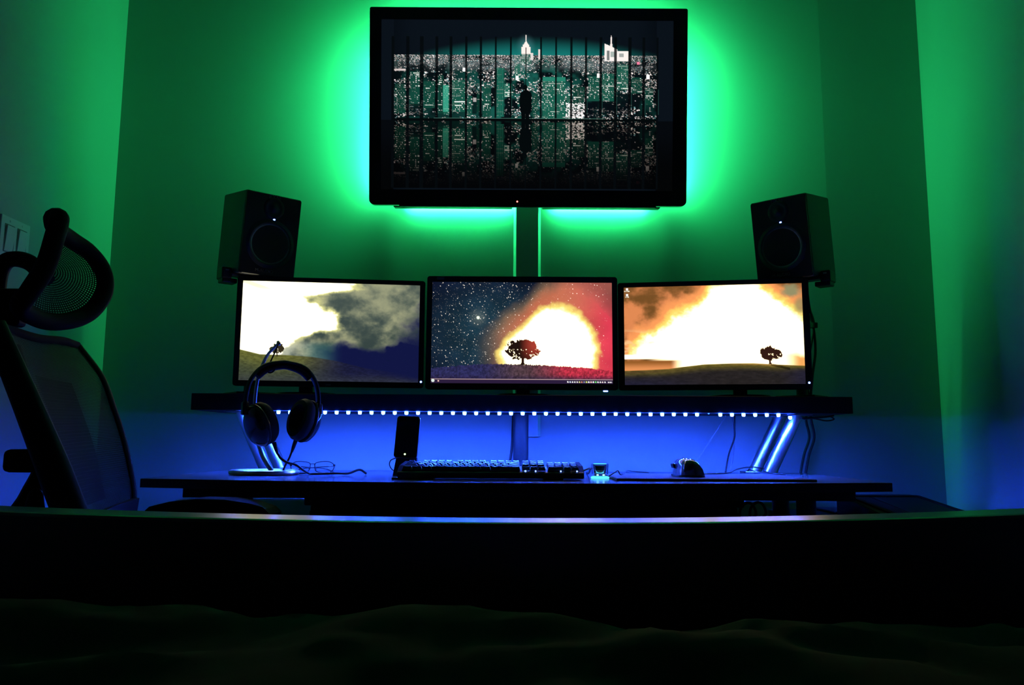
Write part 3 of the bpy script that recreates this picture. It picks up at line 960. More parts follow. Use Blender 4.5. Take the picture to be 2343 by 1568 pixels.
# ------------------------------------------------------------------ speakers on short stands behind the outer monitors
def speaker(label, x, y, yaw, lean, side):
    t = thing('studio_speaker', label, 'speaker', (x, y, 1.321), (R(lean), 0, yaw), 'pair of studio speakers')
    W, Dp, Hh = 0.172, 0.195, 0.247
    obj('cabinet', B((W, Dp, Hh), (0, 0, Hh / 2), 0.006, 3), M['vinyl'], t, smooth=True)
    fy = -Dp / 2
    obj('baffle', slab(bmesh.new(), rounded(W - 0.004, Hh - 0.004, 0.007, cz=Hh / 2), fy - 0.003, fy + 0.001, 0.0015), M['gloss_black'], t)
    fx = Matrix.Translation((0, fy - 0.003, 0.098)) @ Matrix.Rotation(R(90), 4, 'X')
    wf = obj('woofer', LA([(0.060, -0.0005), (0.058, -0.001), (0.020, -0.016), (0.018, -0.012), (0.010, -0.007), (0, -0.006)], 40, fx), M['cone'], t, smooth='all')
    wf.location.y = -0.0018
    sr = obj('surround', LA([(0.060, 0.0005), (0.062, 0.004), (0.066, 0.004), (0.0695, 0.001), (0.072, 0.0015), (0.0735, 0.0)], 40, fx), M['rubber'], t, smooth='all')
    tx = Matrix.Translation((0, fy - 0.003, 0.205)) @ Matrix.Rotation(R(90), 4, 'X')
    obj('tweeter', LA([(0, 0.006), (0.008, 0.004), (0.013, 0.0), (0.022, 0.001), (0.030, 0.003), (0.032, 0.0)], 32, tx), M['black_plastic'], t, smooth='all')
    ld = LA([(0.0035, 0), (0.003, 0.0012), (0, 0.0018)], 14, Matrix.Translation((0.004, fy - 0.0028, 0.173)) @ Matrix.Diagonal((1, 1, 1.9, 1)) @ Matrix.Rotation(R(90), 4, 'X'))
    obj('power_light', ld, M['pilot_blue'], t)
    lettering('model_lettering', 'BX5a', 0.017, M['print'], t, (0, fy - 0.0034, 0.238), (R(90), 0, 0))
    lettering('maker_lettering', 'M-AUDIO', 0.013, M['print'], t, (-0.01, fy - 0.0034, 0.016), (R(90), 0, 0))
    s = thing('speaker_stand', ('left' if side < 0 else 'right') + ' black desk stand holding up the ' + ('left' if side < 0 else 'right') + ' speaker behind a monitor', 'stand', (x, y, SZ1), (0, 0, yaw), 'speaker stands')
    obj('base_plate', B((0.12, 0.12, 0.008), (0, 0.0, 0.005), 0.003), M['dark_metal'], s)
    obj('pole', LA([(0, 0.008), (0.016, 0.008), (0.016, 0.357), (0, 0.357)], 16), M['dark_metal'], s, smooth=True)
    obj('top_plate', B((0.185, 0.13, 0.008), (0, 0.0, 0.3625), 0.002, 2, Matrix.Rotation(R(lean), 3, 'X')), M['dark_metal'], s)
    c1 = obj('side_clamp', B((0.030, 0.05, 0.034), (side * 0.103, -0.030, 0.358), 0.004), M['black_plastic'], s)
    obj('clamp_foot', B((0.045, 0.04, 0.014), (side * 0.092, -0.030, 0.337), 0.003), M['black_plastic'], s)
    obj('clamp_mark', B((0.010, 0.0008, 0.004), (side * 0.103, -0.0555, 0.366), 0), M['silver'], c1)
    return t


speaker('left black studio speaker with blue power light above the left monitor', -0.796, 2.368, R(39), 9.0, -1)
speaker('right black studio speaker with blue power light above the right monitor', 0.880, 2.368, R(-41), 9.0, 1)

# ------------------------------------------------------------------ television, green light tape and cable cover
TVX, TVZ, TVY = 0.0485, 1.9035, 2.4275
TILT = R(7.6)
t = thing('television', 'large black wall-mounted television tilted down, showing a night city', 'television', (TVX, TVY, TVZ), (TILT, 0, 0))
TW, TH = 1.035, 0.643
outer = rounded(TW, TH, (0.006, 0.018), 6)
inner = rounded(0.952, 0.555, (0.002, 0.002), 6, cx=-0.004, cz=0.006)
obj('bezel', frame(bmesh.new(), outer, inner, 0.0, 0.022), M['gloss_black'], t)
obj('rear_shell', slab(bmesh.new(), rounded(TW - 0.03, TH - 0.03, 0.02), 0.020, 0.042), M['black_plastic'], t)
picture('screen', pic_tv, 0.953, 0.556, 640, 372, 0.006, t, -0.004, 0.006)
obj('lower_lip', B((0.84, 0.018, 0.007), (0.0, 0.012, -TH / 2 - 0.001), 0.003), M['black_plastic'], t)
obj('power_light', LA([(0.0028, 0), (0.002, 0.001), (0, 0.0014)], 12, Matrix.Translation((-0.034, 0, -0.309)) @ Matrix.Rotation(R(90), 4, 'X')), M['pilot_red'], t)
for xa, xb in ((-0.4445, -0.050), (0.050, 0.4405)):
    obj('rear_lip', B((xb - xa, 0.038, 0.045), ((xa + xb) / 2, 0.060, -0.2995), 0.003), M['black_plastic'], t)
br = obj('wall_bracket', B((0.40, 0.03, 0.36), (0, 0.056, 0.0), 0.003), M['dark_metal'], t)
obj('wall_plate', B((0.44, 0.012, 0.26), (0, 0.115, -0.005), 0.002, 2, Matrix.Rotation(-TILT, 3, 'X')), M['dark_metal'], br)
for s in (-1, 1):
    obj('bracket_arm', B((0.02, 0.07, 0.05), (s * 0.15, 0.085, 0.06), 0.002), M['dark_metal'], br)

t = thing('light_strip', 'green glowing light tape stuck around the back of the television', 'light strip', (TVX, TVY, TVZ), (TILT, 0, 0))
def green(p, q):
    o = obj('glowing_tape', T([p, q], 0.004, 8), M['led_green'], t)
    return o
hx, hz = TW / 2 - 0.030, TH / 2 - 0.030
yy = 0.0475
green((-hx, yy, -0.26), (-hx, yy, 0.27))
green((hx, yy, -0.26), (hx, yy, 0.27))
green((-0.45, 0.114, hz - 0.015), (0.45, 0.114, hz - 0.015))
obj('carrier', B((0.92, 0.068, 0.012), (0, 0.0765, hz - 0.015), 0.002), M['black_plastic'], t)
green((-0.40, 0.0815, -0.306), (-0.05, 0.0815, -0.306))
green((0.085, 0.0815, -0.306), (0.40, 0.0815, -0.306))

t = thing('cable_cover', 'white cable cover running down the wall below the television', 'cable cover', (0.0487, WB, 0.8385))
bm = bmesh.new()
out = [(-0.0455, 0.0), (-0.0365, -0.016), (0.0365, -0.016), (0.0455, 0.0)]
hgt = 1.66 - 0.8385
A = [bm.verts.new((x, y - 0.0005, 0)) for x, y in out]
D = [bm.verts.new((x, y - 0.0005, hgt)) for x, y in out]
bm.faces.new(A[::-1]); bm.faces.new(D)
for i in range(4):
    bm.faces.new((A[i], A[(i + 1) % 4], D[(i + 1) % 4], D[i]))
obj('channel', bm, M['raceway'], t)
obj('end_cap', B((0.080, 0.0175, 0.004), (0, -0.0093, 0.0), 0.001), M['raceway'], t)

# ------------------------------------------------------------------ light switch on the left wall
t = thing('light_switch', 'white double light switch plate on the left wall behind the chair', 'light switch', (XL, 2.052, 1.348))
obj('plate', B((0.007, 0.122, 0.118), (0.0037, 0, 0), 0.002), M['switch'], t)
for y in (-0.026, 0.026):
    rk = obj('rocker', B((0.005, 0.034, 0.068), (0.0085, y, 0), 0.001, 2, Matrix.Rotation(R(4), 3, 'Y')), M['switch'], t)
    obj('rocker_surround', frame(bmesh.new(), rounded(0.042, 0.076, 0.002), rounded(0.036, 0.070, 0.001), 0.0, 0.001), M['print'], rk, (0.0079, y, 0), (0, 0, R(90)))
    for z in (-0.048, 0.048):
        obj('screw', LA([(0.0032, 0), (0.0025, 0.001), (0, 0.0014)], 10, Matrix.Translation((0.0071, y, z)) @ Matrix.Rotation(R(90), 4, 'Y')), M['silver'], t)

# ------------------------------------------------------------------ headphones on their stand
t = thing('headphone_stand', 'silver curved stand with an oval foot holding the headphones', 'headphone stand', (-0.655, 2.10, DZ))
bm = bmesh.new()
lathe(bm, [(0, 0.0005), (0.08, 0.0005), (0.0855, 0.002), (0.0875, 0.0065), (0.0855, 0.0115), (0.080, 0.0135), (0.074, 0.0125), (0.070, 0.0095), (0, 0.0095)], 40, Matrix.Diagonal((1.05, 0.95, 1, 1)))
obj('foot', bm, M['silver'], t, smooth=True)
stem = spline([(0.02, -0.005, 0.011), (0.004, 0.0, 0.03), (-0.014, 0.012, 0.055), (-0.031, 0.02, 0.10), (-0.040, 0.02, 0.165), (-0.037, 0.012, 0.225), (-0.025, 0.0, 0.272), (-0.001, -0.02, 0.315), (0.037, -0.05, 0.345)], 6)
obj('stem', T(stem, [0.0075 - 0.0030 * i / (len(stem) - 1) for i in range(len(stem))], 12, squash=(0.85, 0.6), up=(0, 1, 0)), M['silver'], t, smooth=True)
obj('stem_tip', LA([(0, -0.004), (0.006, -0.003), (0.0072, 0), (0.006, 0.004), (0, 0.006)], 14, Matrix.Translation((0.038, -0.051, 0.3455)) @ Matrix.Rotation(R(60), 4, 'Y')), M['silver'], t, smooth=True)
hook = spline([(0.037, -0.050, 0.343), (0.031, -0.062, 0.316), (0.024, -0.075, 0.288), (0.022, -0.085, 0.272), (0.030, -0.095, 0.2635), (0.040, -0.095, 0.266), (0.046, -0.085, 0.28), (0.049, -0.08, 0.289)], 6)
obj('hook', T(hook, 0.0021, 8), M['dark_metal'], t, smooth=True)

t = thing('headphones', 'black over-ear headphones hanging from the silver stand', 'headphones', (-0.594, 2.03, 1.0225), (0, 0, R(27)))
band = spline([(-0.092, 0, -0.125), (-0.091, 0, -0.085), (-0.080, 0, -0.045), (-0.052, 0, -0.012), (-0.012, 0, -0.001), (0.012, 0, -0.001), (0.052, 0, -0.012), (0.080, 0, -0.045), (0.091, 0, -0.085), (0.092, 0, -0.125)], 6)
bm = bmesh.new()
tube(bm, band, 0.011, 12, squash=(0.5, 1.6), up=(0, 1, 0))
obj('headband', bm, M['leather'], t, smooth=True)
pad = spline([(-0.066, 0, -0.040), (-0.045, 0, -0.022), (-0.012, 0, -0.011), (0.012, 0, -0.011), (0.045, 0, -0.022), (0.066, 0, -0.040)], 6)
obj('headband_pad', T(pad, 0.012, 12, squash=(0.7, 1.5), up=(0, 1, 0)), M['chair_pad'], t, smooth=True)
for s in (-1, 1):
    yk = obj('yoke', B((0.016, 0.030, 0.034), (s * 0.093, 0, -0.122), 0.004), M['black_plastic'], t)
    obj('slider', B((0.004, 0.012, 0.035), (s * 0.0925, 0, -0.092), 0.001), M['dark_metal'], yk)
    mt = Matrix.Translation((s * 0.060 + (-0.001 if s > 0 else 0.006), 0.0, -0.157 + s * 0.006)) @ Matrix.Rotation(R(26), 4, 'Z') @ Matrix.Rotation(R(15 if s > 0 else -21), 4, 'Y') @ Matrix.Rotation(R(90 * s), 4, 'Y') @ Matrix.Diagonal((1.36, 1.06, 1.45, 1))
    cup = obj('ear_cup', LA([(0.0, 0.020), (0.020, 0.0195), (0.032, 0.017), (0.039, 0.011), (0.041, 0.004), (0.040, 0.0), (0, 0.0)], 36, mt), M['gloss_black'], t, smooth=True)
    obj('ear_pad', LA([(0.038, 0.0), (0.041, -0.004), (0.041, -0.012), (0.036, -0.019), (0.027, -0.020), (0.022, -0.014), (0.020, -0.004), (0, -0.003)], 36, mt), M['leather'], t, smooth=True)
    obj('rim', LA([(0.0412, 0.001), (0.0422, 0.003), (0.0412, 0.005)], 36, mt), M['dark_metal'], cup, smooth=True)
    p0, p1 = ((-0.612, 2.03, 0.815), (-0.601, 2.03, 0.785)) if s < 0 else ((-0.561, 2.05, 0.823), (-0.571, 2.05, 0.790))
    hm = Matrix.Rotation(R(-27), 4, 'Z') @ Matrix.Translation((0.594, -2.03, -1.0225))
    p0, p1 = hm @ Vector(p0), hm @ Vector(p1)
    obj('cable_sleeve', T([p0, p0.lerp(p1, 0.6), p1], [0.0058, 0.0050, 0.003], 10), M['rubber'], t, smooth=True)

def cable(name, pts, r, m, label, n=8, group=None, cat='cable'):
    o = obj(name, T(spline(pts, n), r, 8), M[m], None, smooth='all')
    return tag(o, label, cat, group)

cable('headphone_cable', [(-0.601, 2.03, 0.786), (-0.592, 2.03, 0.774), (-0.575, 2.03, 0.764), (-0.556, 2.04, 0.758), (-0.541, 2.05, 0.746), (-0.532, 2.08, 0.735), (-0.512, 2.06, 0.7345), (-0.46, 2.07, 0.736), (-0.43, 2.09, 0.735), (-0.405, 2.11, 0.744), (-0.388, 2.12, 0.7335)], 0.0032, 'cable', 'black headphone cable trailing from the left ear cup past the spectacles', group='headphone leads')
cable('headphone_cable', [(-0.571, 2.05, 0.791), (-0.578, 2.055, 0.775), (-0.588, 2.06, 0.758), (-0.596, 2.07, 0.745), (-0.605, 2.09, 0.7335), (-0.575, 2.12, 0.7335), (-0.545, 2.14, 0.7335)], 0.0026, 'cable', 'short black lead hanging from the right ear cup to the desk', group='headphone leads')

# ------------------------------------------------------------------ spectacles
t = thing('eyeglasses', 'folded thin-framed spectacles lying on the desk beside the headphone stand', 'glasses', (-0.546, 2.17, DZ), (R(-6), 0, R(4)))
def lens_loop(cx):
    return [(cx - 0.025, 0, 0.026), (cx - 0.012, 0, 0.033), (cx + 0.010, 0, 0.033), (cx + 0.024, 0, 0.029), (cx + 0.026, 0, 0.022), (cx + 0.022, 0, 0.008), (cx + 0.008, 0, 0.0035), (cx - 0.012, 0, 0.0035), (cx - 0.023, 0, 0.010), (cx - 0.027, 0, 0.020)]
for cx, s in ((-0.032, 1), (0.032, -1)):
    lp = lens_loop(0)
    lp = closed_spline([(cx + s * p[0], p[1], p[2]) for p in lp], 5)
    o = obj('rim', T(lp, 0.0012, 6, closed=True), M['dark_metal'], t, smooth=True)
    bm = bmesh.new()
    bm.faces.new([bm.verts.new(p) for p in lp])
    bmesh.ops.solidify(bm, geom=bm.faces[:], thickness=0.0015)
    obj('lens', bm, M['lens'], o)
    obj('temple', T(spline([(s * -0.058 * 1.0, 0.002, 0.023), (s * -0.056, 0.012, 0.022), (s * -0.02, 0.022 + 0.004 * s, 0.020), (s * 0.03, 0.026 + 0.004 * s, 0.016), (s * 0.055, 0.024 + 0.004 * s, 0.006)], 5), [0.0010] * 8 + [0.0016] * 13, 6), M['dark_metal'], t, smooth=True)
    obj('hinge', B((0.006, 0.006, 0.005), (s * -0.0585, 0.001, 0.0235), 0.001), M['dark_metal'], t)
    obj('nose_pad', LA([(0, -0.003), (0.002, -0.002), (0.0025, 0), (0.002, 0.002), (0, 0.003)], 8, Matrix.Translation((s * -0.009, 0.005, 0.014))), M['glass'], t)
obj('bridge', T(spline([(-0.008, 0, 0.026), (0, -0.001, 0.0275), (0.008, 0, 0.026)], 4), 0.0010, 6), M['dark_metal'], t)

# ------------------------------------------------------------------ phone in its dock
t = thing('phone', 'black slab phone leaning upright in a dock behind the keyboard', 'phone', (-0.279, 2.075, 0.776), (R(-12), R(2.0), R(-3)))
obj('body', slab(bmesh.new(), rounded(0.0615, 0.112, 0.008, cz=0.056), -0.005, 0.005, 0.001), M['gloss_black'], t)
obj('edge_band', frame(bmesh.new(), rounded(0.0622, 0.1127, 0.0083, cz=0.056), rounded(0.0605, 0.111, 0.0075, cz=0.056), -0.0035, 0.0035), M['silver'], t)
obj('status_light', LA([(0.0025, 0), (0.002, 0.001), (0, 0.0012)], 12, Matrix.Translation((-0.001, -0.005, 0.0095)) @ Matrix.Rotation(R(90), 4, 'X')), M['pilot_green'], t)
t = thing('phone_dock', 'black wedge dock under the upright phone with a thin looping wire', 'dock', (-0.279, 2.09, DZ))
bm = bmesh.new()
prof = [(-0.030, 0.0), (-0.012, 0.047), (0.010, 0.045), (0.045, 0.0)]
A = [bm.verts.new((-0.030 + (0.006 if z > 0 else 0), y, z + 0.0005)) for y, z in prof]
D = [bm.verts.new((0.030, y, z + 0.0005)) for y, z in prof]
bm.faces.new(A); bm.faces.new(D[::-1])
for i in range(4):
    bm.faces.new((A[i], A[(i + 1) % 4], D[(i + 1) % 4], D[i]))
obj('body', bm, M['black_plastic'], t)
obj('wire', T(spline([(-0.026, 0.0, 0.046), (-0.040, 0.0, 0.040), (-0.043, 0.0, 0.028), (-0.036, 0.0, 0.016), (-0.024, 0.004, 0.009)], 6), 0.0014, 6), M['cable'], t)

# ------------------------------------------------------------------ keyboard
KX, KY = -0.049, 1.955
t = thing('keyboard', 'full-size black mechanical keyboard on the desk before the phone', 'keyboard', (KX, KY, DZ))
U1 = 0.01905
ks = math.tan(R(5.5))
bm = bmesh.new()
prof = [(-0.078, 0.004), (-0.080, 0.017), (-0.074, 0.0195), (0.072, 0.0195 + 0.146 * ks * 0.6), (0.078, 0.028), (0.078, 0.004)]
W2 = 0.222
A = [bm.verts.new((-W2, y, z)) for y, z in prof]
D = [bm.verts.new((W2, y, z)) for y, z in prof]
bm.faces.new(A); bm.faces.new(D[::-1])
for i in range(6):
    bm.faces.new((A[i], A[(i + 1) % 6], D[(i + 1) % 6], D[i]))
bmesh.ops.bevel(bm, geom=bm.edges[:], offset=0.0015, segments=2, affect='EDGES')
obj('case', bm, M['black_plastic'], t)
for s, nm in ((-1, 'side_wing'), (1, 'side_wing')):
    bm = bmesh.new()
    pr = [(-0.079, 0.017), (-0.035, 0.0325), (0.07, 0.040), (0.077, 0.036), (0.077, 0.020)]
    A = [bm.verts.new((s * 0.2225, y, z)) for y, z in pr]
    D = [bm.verts.new((s * (0.2225 - (0.012 if k else 0.010)), y, z)) for k, (y, z) in enumerate(pr)]
    bm.faces.new(A); bm.faces.new(D[::-1])
    for i in range(5):
        bm.faces.new((A[i], A[(i + 1) % 5], D[(i + 1) % 5], D[i]))
    obj(nm, bm, M['chair_pad'], t)
for x in (-0.165, 0.15):
    obj('rubber_foot', B((0.10 if x < 0 else 0.045, 0.02, 0.0045), (x - (0.02 if x < 0 else 0), -0.066, 0.0023), 0.001), M['rubber'], t)
    obj('rubber_foot', B((0.04, 0.012, 0.0045), (x, 0.066, 0.0023), 0.001), M['rubber'], t)
cap_cache = {}

def cap(wu, du=1.0):
    k = (wu, du)
    if k not in cap_cache:
        bm = bmesh.new()
        w, d, h = wu * U1 - 0.0008, du * U1 - 0.0008, 0.0098
        tw, td = w - 0.0050, d - 0.0055
        def ring(ww, dd, z, off=0.0):
            return [bm.verts.new((x, y + off, z)) for x, y in ((-ww / 2, -dd / 2), (ww / 2, -dd / 2), (ww / 2, dd / 2), (-ww / 2, dd / 2))]
        r0, r1, r2 = ring(w, d, 0), ring(w - 0.0008, d - 0.001, 0.003), ring(tw, td, h, 0.001)
        # dished top: two middle points lower than the sides
        m0 = bm.verts.new((0, -td / 2 + 0.001, h - 0.0010)); m1 = bm.verts.new((0, td / 2 + 0.001, h - 0.0010))
        for A, D in ((r0, r1), (r1, r2)):
            for i in range(4):
                j = (i + 1) % 4
                vs_ = [A[i], A[j], D[j], D[i]]
                if A is r1 and i == 0:
                    vs_ = [A[0], A[1], D[1], m0, D[0]]
                if A is r1 and i == 2:
                    vs_ = [A[2], A[3], D[3], m1, D[2]]
                bm.faces.new(vs_)
        bm.faces.new((r2[0], m0, m1, r2[3])); bm.faces.new((m0, r2[1], r2[2], m1))
        bm.faces.new(r0[::-1])
        bmesh.ops.recalc_face_normals(bm, faces=bm.faces[:])
        me = bpy.data.meshes.new('keycap')
        bm.to_mesh(me); bm.free()
        me.materials.append(M['key'])
        cap_cache[k] = me
    return cap_cache[k]

rows = [
    (0, [(0, 1.25), (1.25, 1.25), (2.5, 1.25), (3.75, 6.25), (10, 1.25), (11.25, 1.25), (12.5, 1.25), (13.75, 1.25), (15.25, 1), (16.25, 1), (17.25, 1), (18.5, 2), (20.5, 1), (21.5, 1)]),
    (1, [(0, 2.25)] + [(2.25 + i, 1) for i in range(10)] + [(12.25, 2.75), (16.25, 1), (18.5, 1), (19.5, 1), (20.5, 1)]),
    (2, [(0, 1.75)] + [(1.75 + i, 1) for i in range(11)] + [(12.75, 2.25), (18.5, 1), (19.5, 1), (20.5, 1), (21.5, 1)]),
    (3, [(0, 1.5)] + [(1.5 + i, 1) for i in range(12)] + [(13.5, 1.5), (15.25, 1), (16.25, 1), (17.25, 1), (18.5, 1), (19.5, 1), (20.5, 1), (21.5, 1)]),
    (4, [(i, 1) for i in range(13)] + [(13, 2), (15.25, 1), (16.25, 1), (17.25, 1), (18.5, 1), (19.5, 1), (20.5, 1), (21.5, 1)]),
    (5.4, [(0, 1), (2, 1), (3, 1), (4, 1), (5, 1), (6.5, 1), (7.5, 1), (8.5, 1), (9.5, 1), (11, 1), (12, 1), (13, 1), (14, 1), (15.25, 1), (16.25, 1), (17.25, 1)]),
]
lift = {0: 0.0005, 1: 0.0, 2: 0.0004, 3: 0.0012, 4: 0.0024, 5.4: 0.0032}
for ry, keys in rows:
    for kx, kw in keys:
        y = -0.062 + ry * U1
        o = obj_me('keycap', cap(kw), None, t, (-11.25 * U1 + (kx + kw / 2) * U1 * 0.985 + 0.003, y, 0.0192 + (y + 0.074) * ks * 0.95 + lift[ry] + (0.0012 if ry == 0 else 0)), (R(4.5 - 6 * (2.5 - ry) / 3), 0, 0))
for x in (0.083, 0.107, 0.167, 0.2055):  # tiny glowing beads added for the bright glints between the front keys
    obj('key_glint', LA([(0, -0.0018), (0.0016, -0.001), (0.0016, 0.001), (0, 0.0018)], 10, Matrix.Translation((x, -0.0735, 0.0215))), M['pilot_blue'], t)
cable('keyboard_cable', [(0.176, 1.99, 0.748), (0.186, 1.99, 0.751), (0.20, 2.01, 0.7545), (0.205, 2.06, 0.748), (0.208, 2.12, 0.738), (0.212, 2.2, 0.7335), (0.22, 2.32, 0.7335)], 0.0022, 'cable', 'black cable leaving the right rear of the keyboard')

# ------------------------------------------------------------------ lit glass cup
t = thing('lit_cup', 'small clear cup on a glowing cyan foot right of the keyboard', 'cup', (0.2225, 1.985, DZ))
obj('foot', LA([(0, 0.0006), (0.0225, 0.0006), (0.0235, 0.002), (0.023, 0.0045), (0.018, 0.0062), (0, 0.0066)], 32), M['cup_glow'], t, smooth=True)
obj('bowl', LA([(0, 0.0068), (0.0150, 0.0068), (0.0148, 0.011), (0.0145, 0.017), (0.0165, 0.025), (0.0172, 0.036), (0.0150, 0.036), (0.0140, 0.025), (0.0118, 0.017), (0.009, 0.0135), (0, 0.0130)], 32), M['glass'], t, smooth=True)
obj('core', LA([(0, 0.0136), (0.0075, 0.0142), (0.0108, 0.022), (0.0128, 0.032), (0, 0.032)], 24), M['black_plastic'], t, smooth=True)
for s in (-1, 1):
    obj('small_lamp', LA([(0, -0.002), (0.0028, -0.0012), (0.0028, 0.0012), (0, 0.002)], 12, Matrix.Translation((s * 0.0075, -0.0155, 0.0095))), M['cup_lamp'], t)
    obj('side_fin', B((0.0022, 0.012, 0.026), (s * 0.0195, 0, 0.0235), 0.0008, 2, Matrix.Rotation(R(s * 3), 3, 'Y')), M['glass'], t)
obj('rim_light', LA([(0.0162, 0.0362), (0.0170, 0.0375), (0.0150, 0.0375), (0.0155, 0.0362), (0.0162, 0.0362)], 32), M['cup_glow'], t)
cable('cup_cable', [(0.246, 1.99, 0.736), (0.262, 2.0, 0.745), (0.271, 2.01, 0.749), (0.277, 2.01, 0.7395), (0.295, 2.07, 0.739), (0.32, 2.18, 0.743), (0.35, 2.26, 0.738), (0.40, 2.30, 0.7335)], 0.0015, 'cable', 'thin dark lead looping from the lit cup to the mouse pad')

# ------------------------------------------------------------------ mouse pad and mouse
tag(obj('mouse_pad', B((0.474, 0.31, 0.0058), (0.486, 2.025, DZ + 0.0031), 0.0015), M['cloth_pad']), 'large dark cloth mouse pad on the right half of the desk', 'mouse pad')
t = thing('computer_mouse', 'glossy grey mouse with a dark rear panel on the mouse pad', 'mouse', (0.448, 2.01, DZ + 0.0060))
bm = bmesh.new()
NS, NR = 15, 20
rings = []
for i in range(NS):
    s = i / (NS - 1)
    y = -0.058 + 0.116 * s
    e = max(0.0, 1 - abs(2 * s - 1) ** 3.2) ** 0.5
    hgt = 0.0425 * (0.55 + 0.45 * math.sin(math.pi * min(1, 0.28 + 0.72 * (1 - s)) ** 1.0)) * (e * 0.9 + 0.1) if s > 0.45 else 0.0425 * (e * 0.75 + 0.25)
    wl, wr = 0.034 * (e * 0.55 + 0.45), 0.036 * (e * 0.55 + 0.45)
    ring = []
    for k in range(NR + 1):
        a = math.pi * k / NR
        cx, sz = math.cos(a), math.sin(a)
        x = (wr if cx > 0 else wl) * math.copysign(abs(cx) ** 0.75, cx)
        z = hgt * sz ** 0.8
        if cx < 0:
            x *= 1 - 0.16 * math.exp(-((z / 0.0425 - 0.42) / 0.2) ** 2)
        x -= 0.004 * (z / 0.0425)
        if cx > 0:
            z *= 1 - 0.10 * cx
        ring.append(bm.verts.new((x, y, z + 0.004)))
    rings.append(ring)
for A, D in zip(rings, rings[1:]):
    for k in range(NR):
        bm.faces.new((A[k], A[k + 1], D[k + 1], D[k]))
    bm.faces.new((A[0], D[0], D[-1], A[-1]))
bm.faces.new(rings[0][::-1]); bm.faces.new(rings[-1])
obj('shell', bm, M['mouse_shell'], t, smooth=True)
bm = bmesh.new()
gp = []
for (x, z) in [(-0.022, 0.006), (-0.0225, 0.018), (-0.0195, 0.030), (-0.0145, 0.0385), (-0.004, 0.0405), (0.008, 0.0375), (0.018, 0.029), (0.025, 0.018), (0.028, 0.006)]:
    gp.append((x, z))
gA = [bm.verts.new((x, -0.0585 - 0.002, z)) for x, z in gp]
gB = [bm.verts.new((x * 0.97 - 0.0003, -0.040 if z > 0.02 else -0.050, z + 0.0022)) for x, z in gp]
gC = bm.verts.new((0.001, -0.066, 0.018))
for i in range(len(gp) - 1):
    bm.faces.new((gA[i], gA[i + 1], gB[i + 1], gB[i]))
    bm.faces.new((gC, gA[i + 1], gA[i]))
bm.faces.new((gC, gA[0], gA[-1]))
obj('rear_panel', bm, M['mouse_grip'], t, smooth='all')
obj('base', slab(bmesh.new(), rounded(0.070, 0.112, 0.022), -0.0045, -0.0003), M['rubber'], t, (0, 0, 0), (R(-90), 0, 0))
obj('thumb_button', B((0.006, 0.03, 0.012), (-0.034, 0.012, 0.026), 0.002, 2, Matrix.Rotation(R(-12), 3, 'Y')), M['gloss_black'], t)
obj('scroll_wheel', LA([(0, -0.0035), (0.009, -0.0035), (0.010, 0), (0.009, 0.0035), (0, 0.0035)], 18, Matrix.Translation((-0.003, 0.034, 0.037)) @ Matrix.Rotation(R(90), 4, 'Y')), M['rubber'], t)
cable('mouse_cable', [(0.468, 2.073, 0.7385), (0.49, 2.095, 0.7385), (0.525, 2.11, 0.739), (0.56, 2.13, 0.739), (0.60, 2.18, 0.739), (0.64, 2.24, 0.747), (0.69, 2.28, 0.752), (0.735, 2.30, 0.747)], 0.002, 'cable', 'black mouse cable arching across the back of the mouse pad')

# ------------------------------------------------------------------ hanging cables
cable('hanging_cable', [(0.700, 2.46, 0.905), (0.697, 2.455, 0.87), (0.694, 2.45, 0.835), (0.670, 2.43, 0.785), (0.645, 2.38, 0.7335)], 0.0028, 'cable', 'dark cable dropping from the shelf to the desk left of the right bracket', group='cables hanging under the shelf')
cable('hanging_cable', [(0.697, 2.475, 0.905), (0.698, 2.47, 0.84), (0.690, 2.455, 0.78), (0.672, 2.425, 0.733)], 0.0022, 'pale_cable', 'pale cable dropping just behind the dark one left of the right bracket', group='cables hanging under the shelf')
cable('hanging_cable', [(0.666, 2.44, 0.905), (0.640, 2.44, 0.862), (0.598, 2.43, 0.805), (0.563, 2.42, 0.755), (0.548, 2.41, 0.7335)], 0.0016, 'pale_cable', 'thin pale wire slanting down towards the mouse', group='cables hanging under the shelf')
cable('hanging_cable', [(0.835, 2.47, 0.904), (0.818, 2.48, 0.86), (0.793, 2.48, 0.80), (0.745, 2.46, 0.745), (0.72, 2.42, 0.7335)], 0.002, 'cable', 'thin dark wire curving down beside the right steel bracket', group='cables hanging under the shelf')
cable('hanging_cable', [(0.005, 2.505, 0.905), (0.004, 2.47, 0.86), (0.001, 2.45, 0.80), (-0.008, 2.43, 0.7345)], 0.004, 'cable', 'dark cable leaning along the centre post below the shelf', group='cables hanging under the shelf')
for k, dx in enumerate((0.0, 0.016)):
    cable('speaker_cable', [(0.948 + dx, 2.515, 1.332), (0.962 + dx * .8, 2.525, 1.26), (0.983 + dx * .2, 2.525, 1.205), (0.988 - dx * 1.1, 2.525, 1.12), (0.975 - dx * 1.2, 2.525, 1.04), (0.966 - dx * .2, 2.53, 0.96), (0.950 + dx, 2.53, 0.90), (0.958 + dx, 2.53, 0.84), (0.936 + dx, 2.525, 0.78), (0.918 + dx, 2.52, 0.70), (0.91 + dx, 2.52, 0.60), (0.912 + dx, 2.52, 0.35), (0.915 + dx, 2.52, 0.004)], 0.0042, 'cable', ('outer' if dx else 'inner') + ' of the two black cables hanging behind the right end of the shelf', group='right speaker cables')
tag(obj('cable_tie', LA([(0.006, -0.009), (0.012, -0.008), (0.0125, 0.008), (0.006, 0.009), (0.006, -0.009)], 14, Matrix.Translation((0.986, 2.525, 1.203))), M['rubber'], None, smooth=True), 'small black clip tying the two right speaker cables together', 'cable clip')
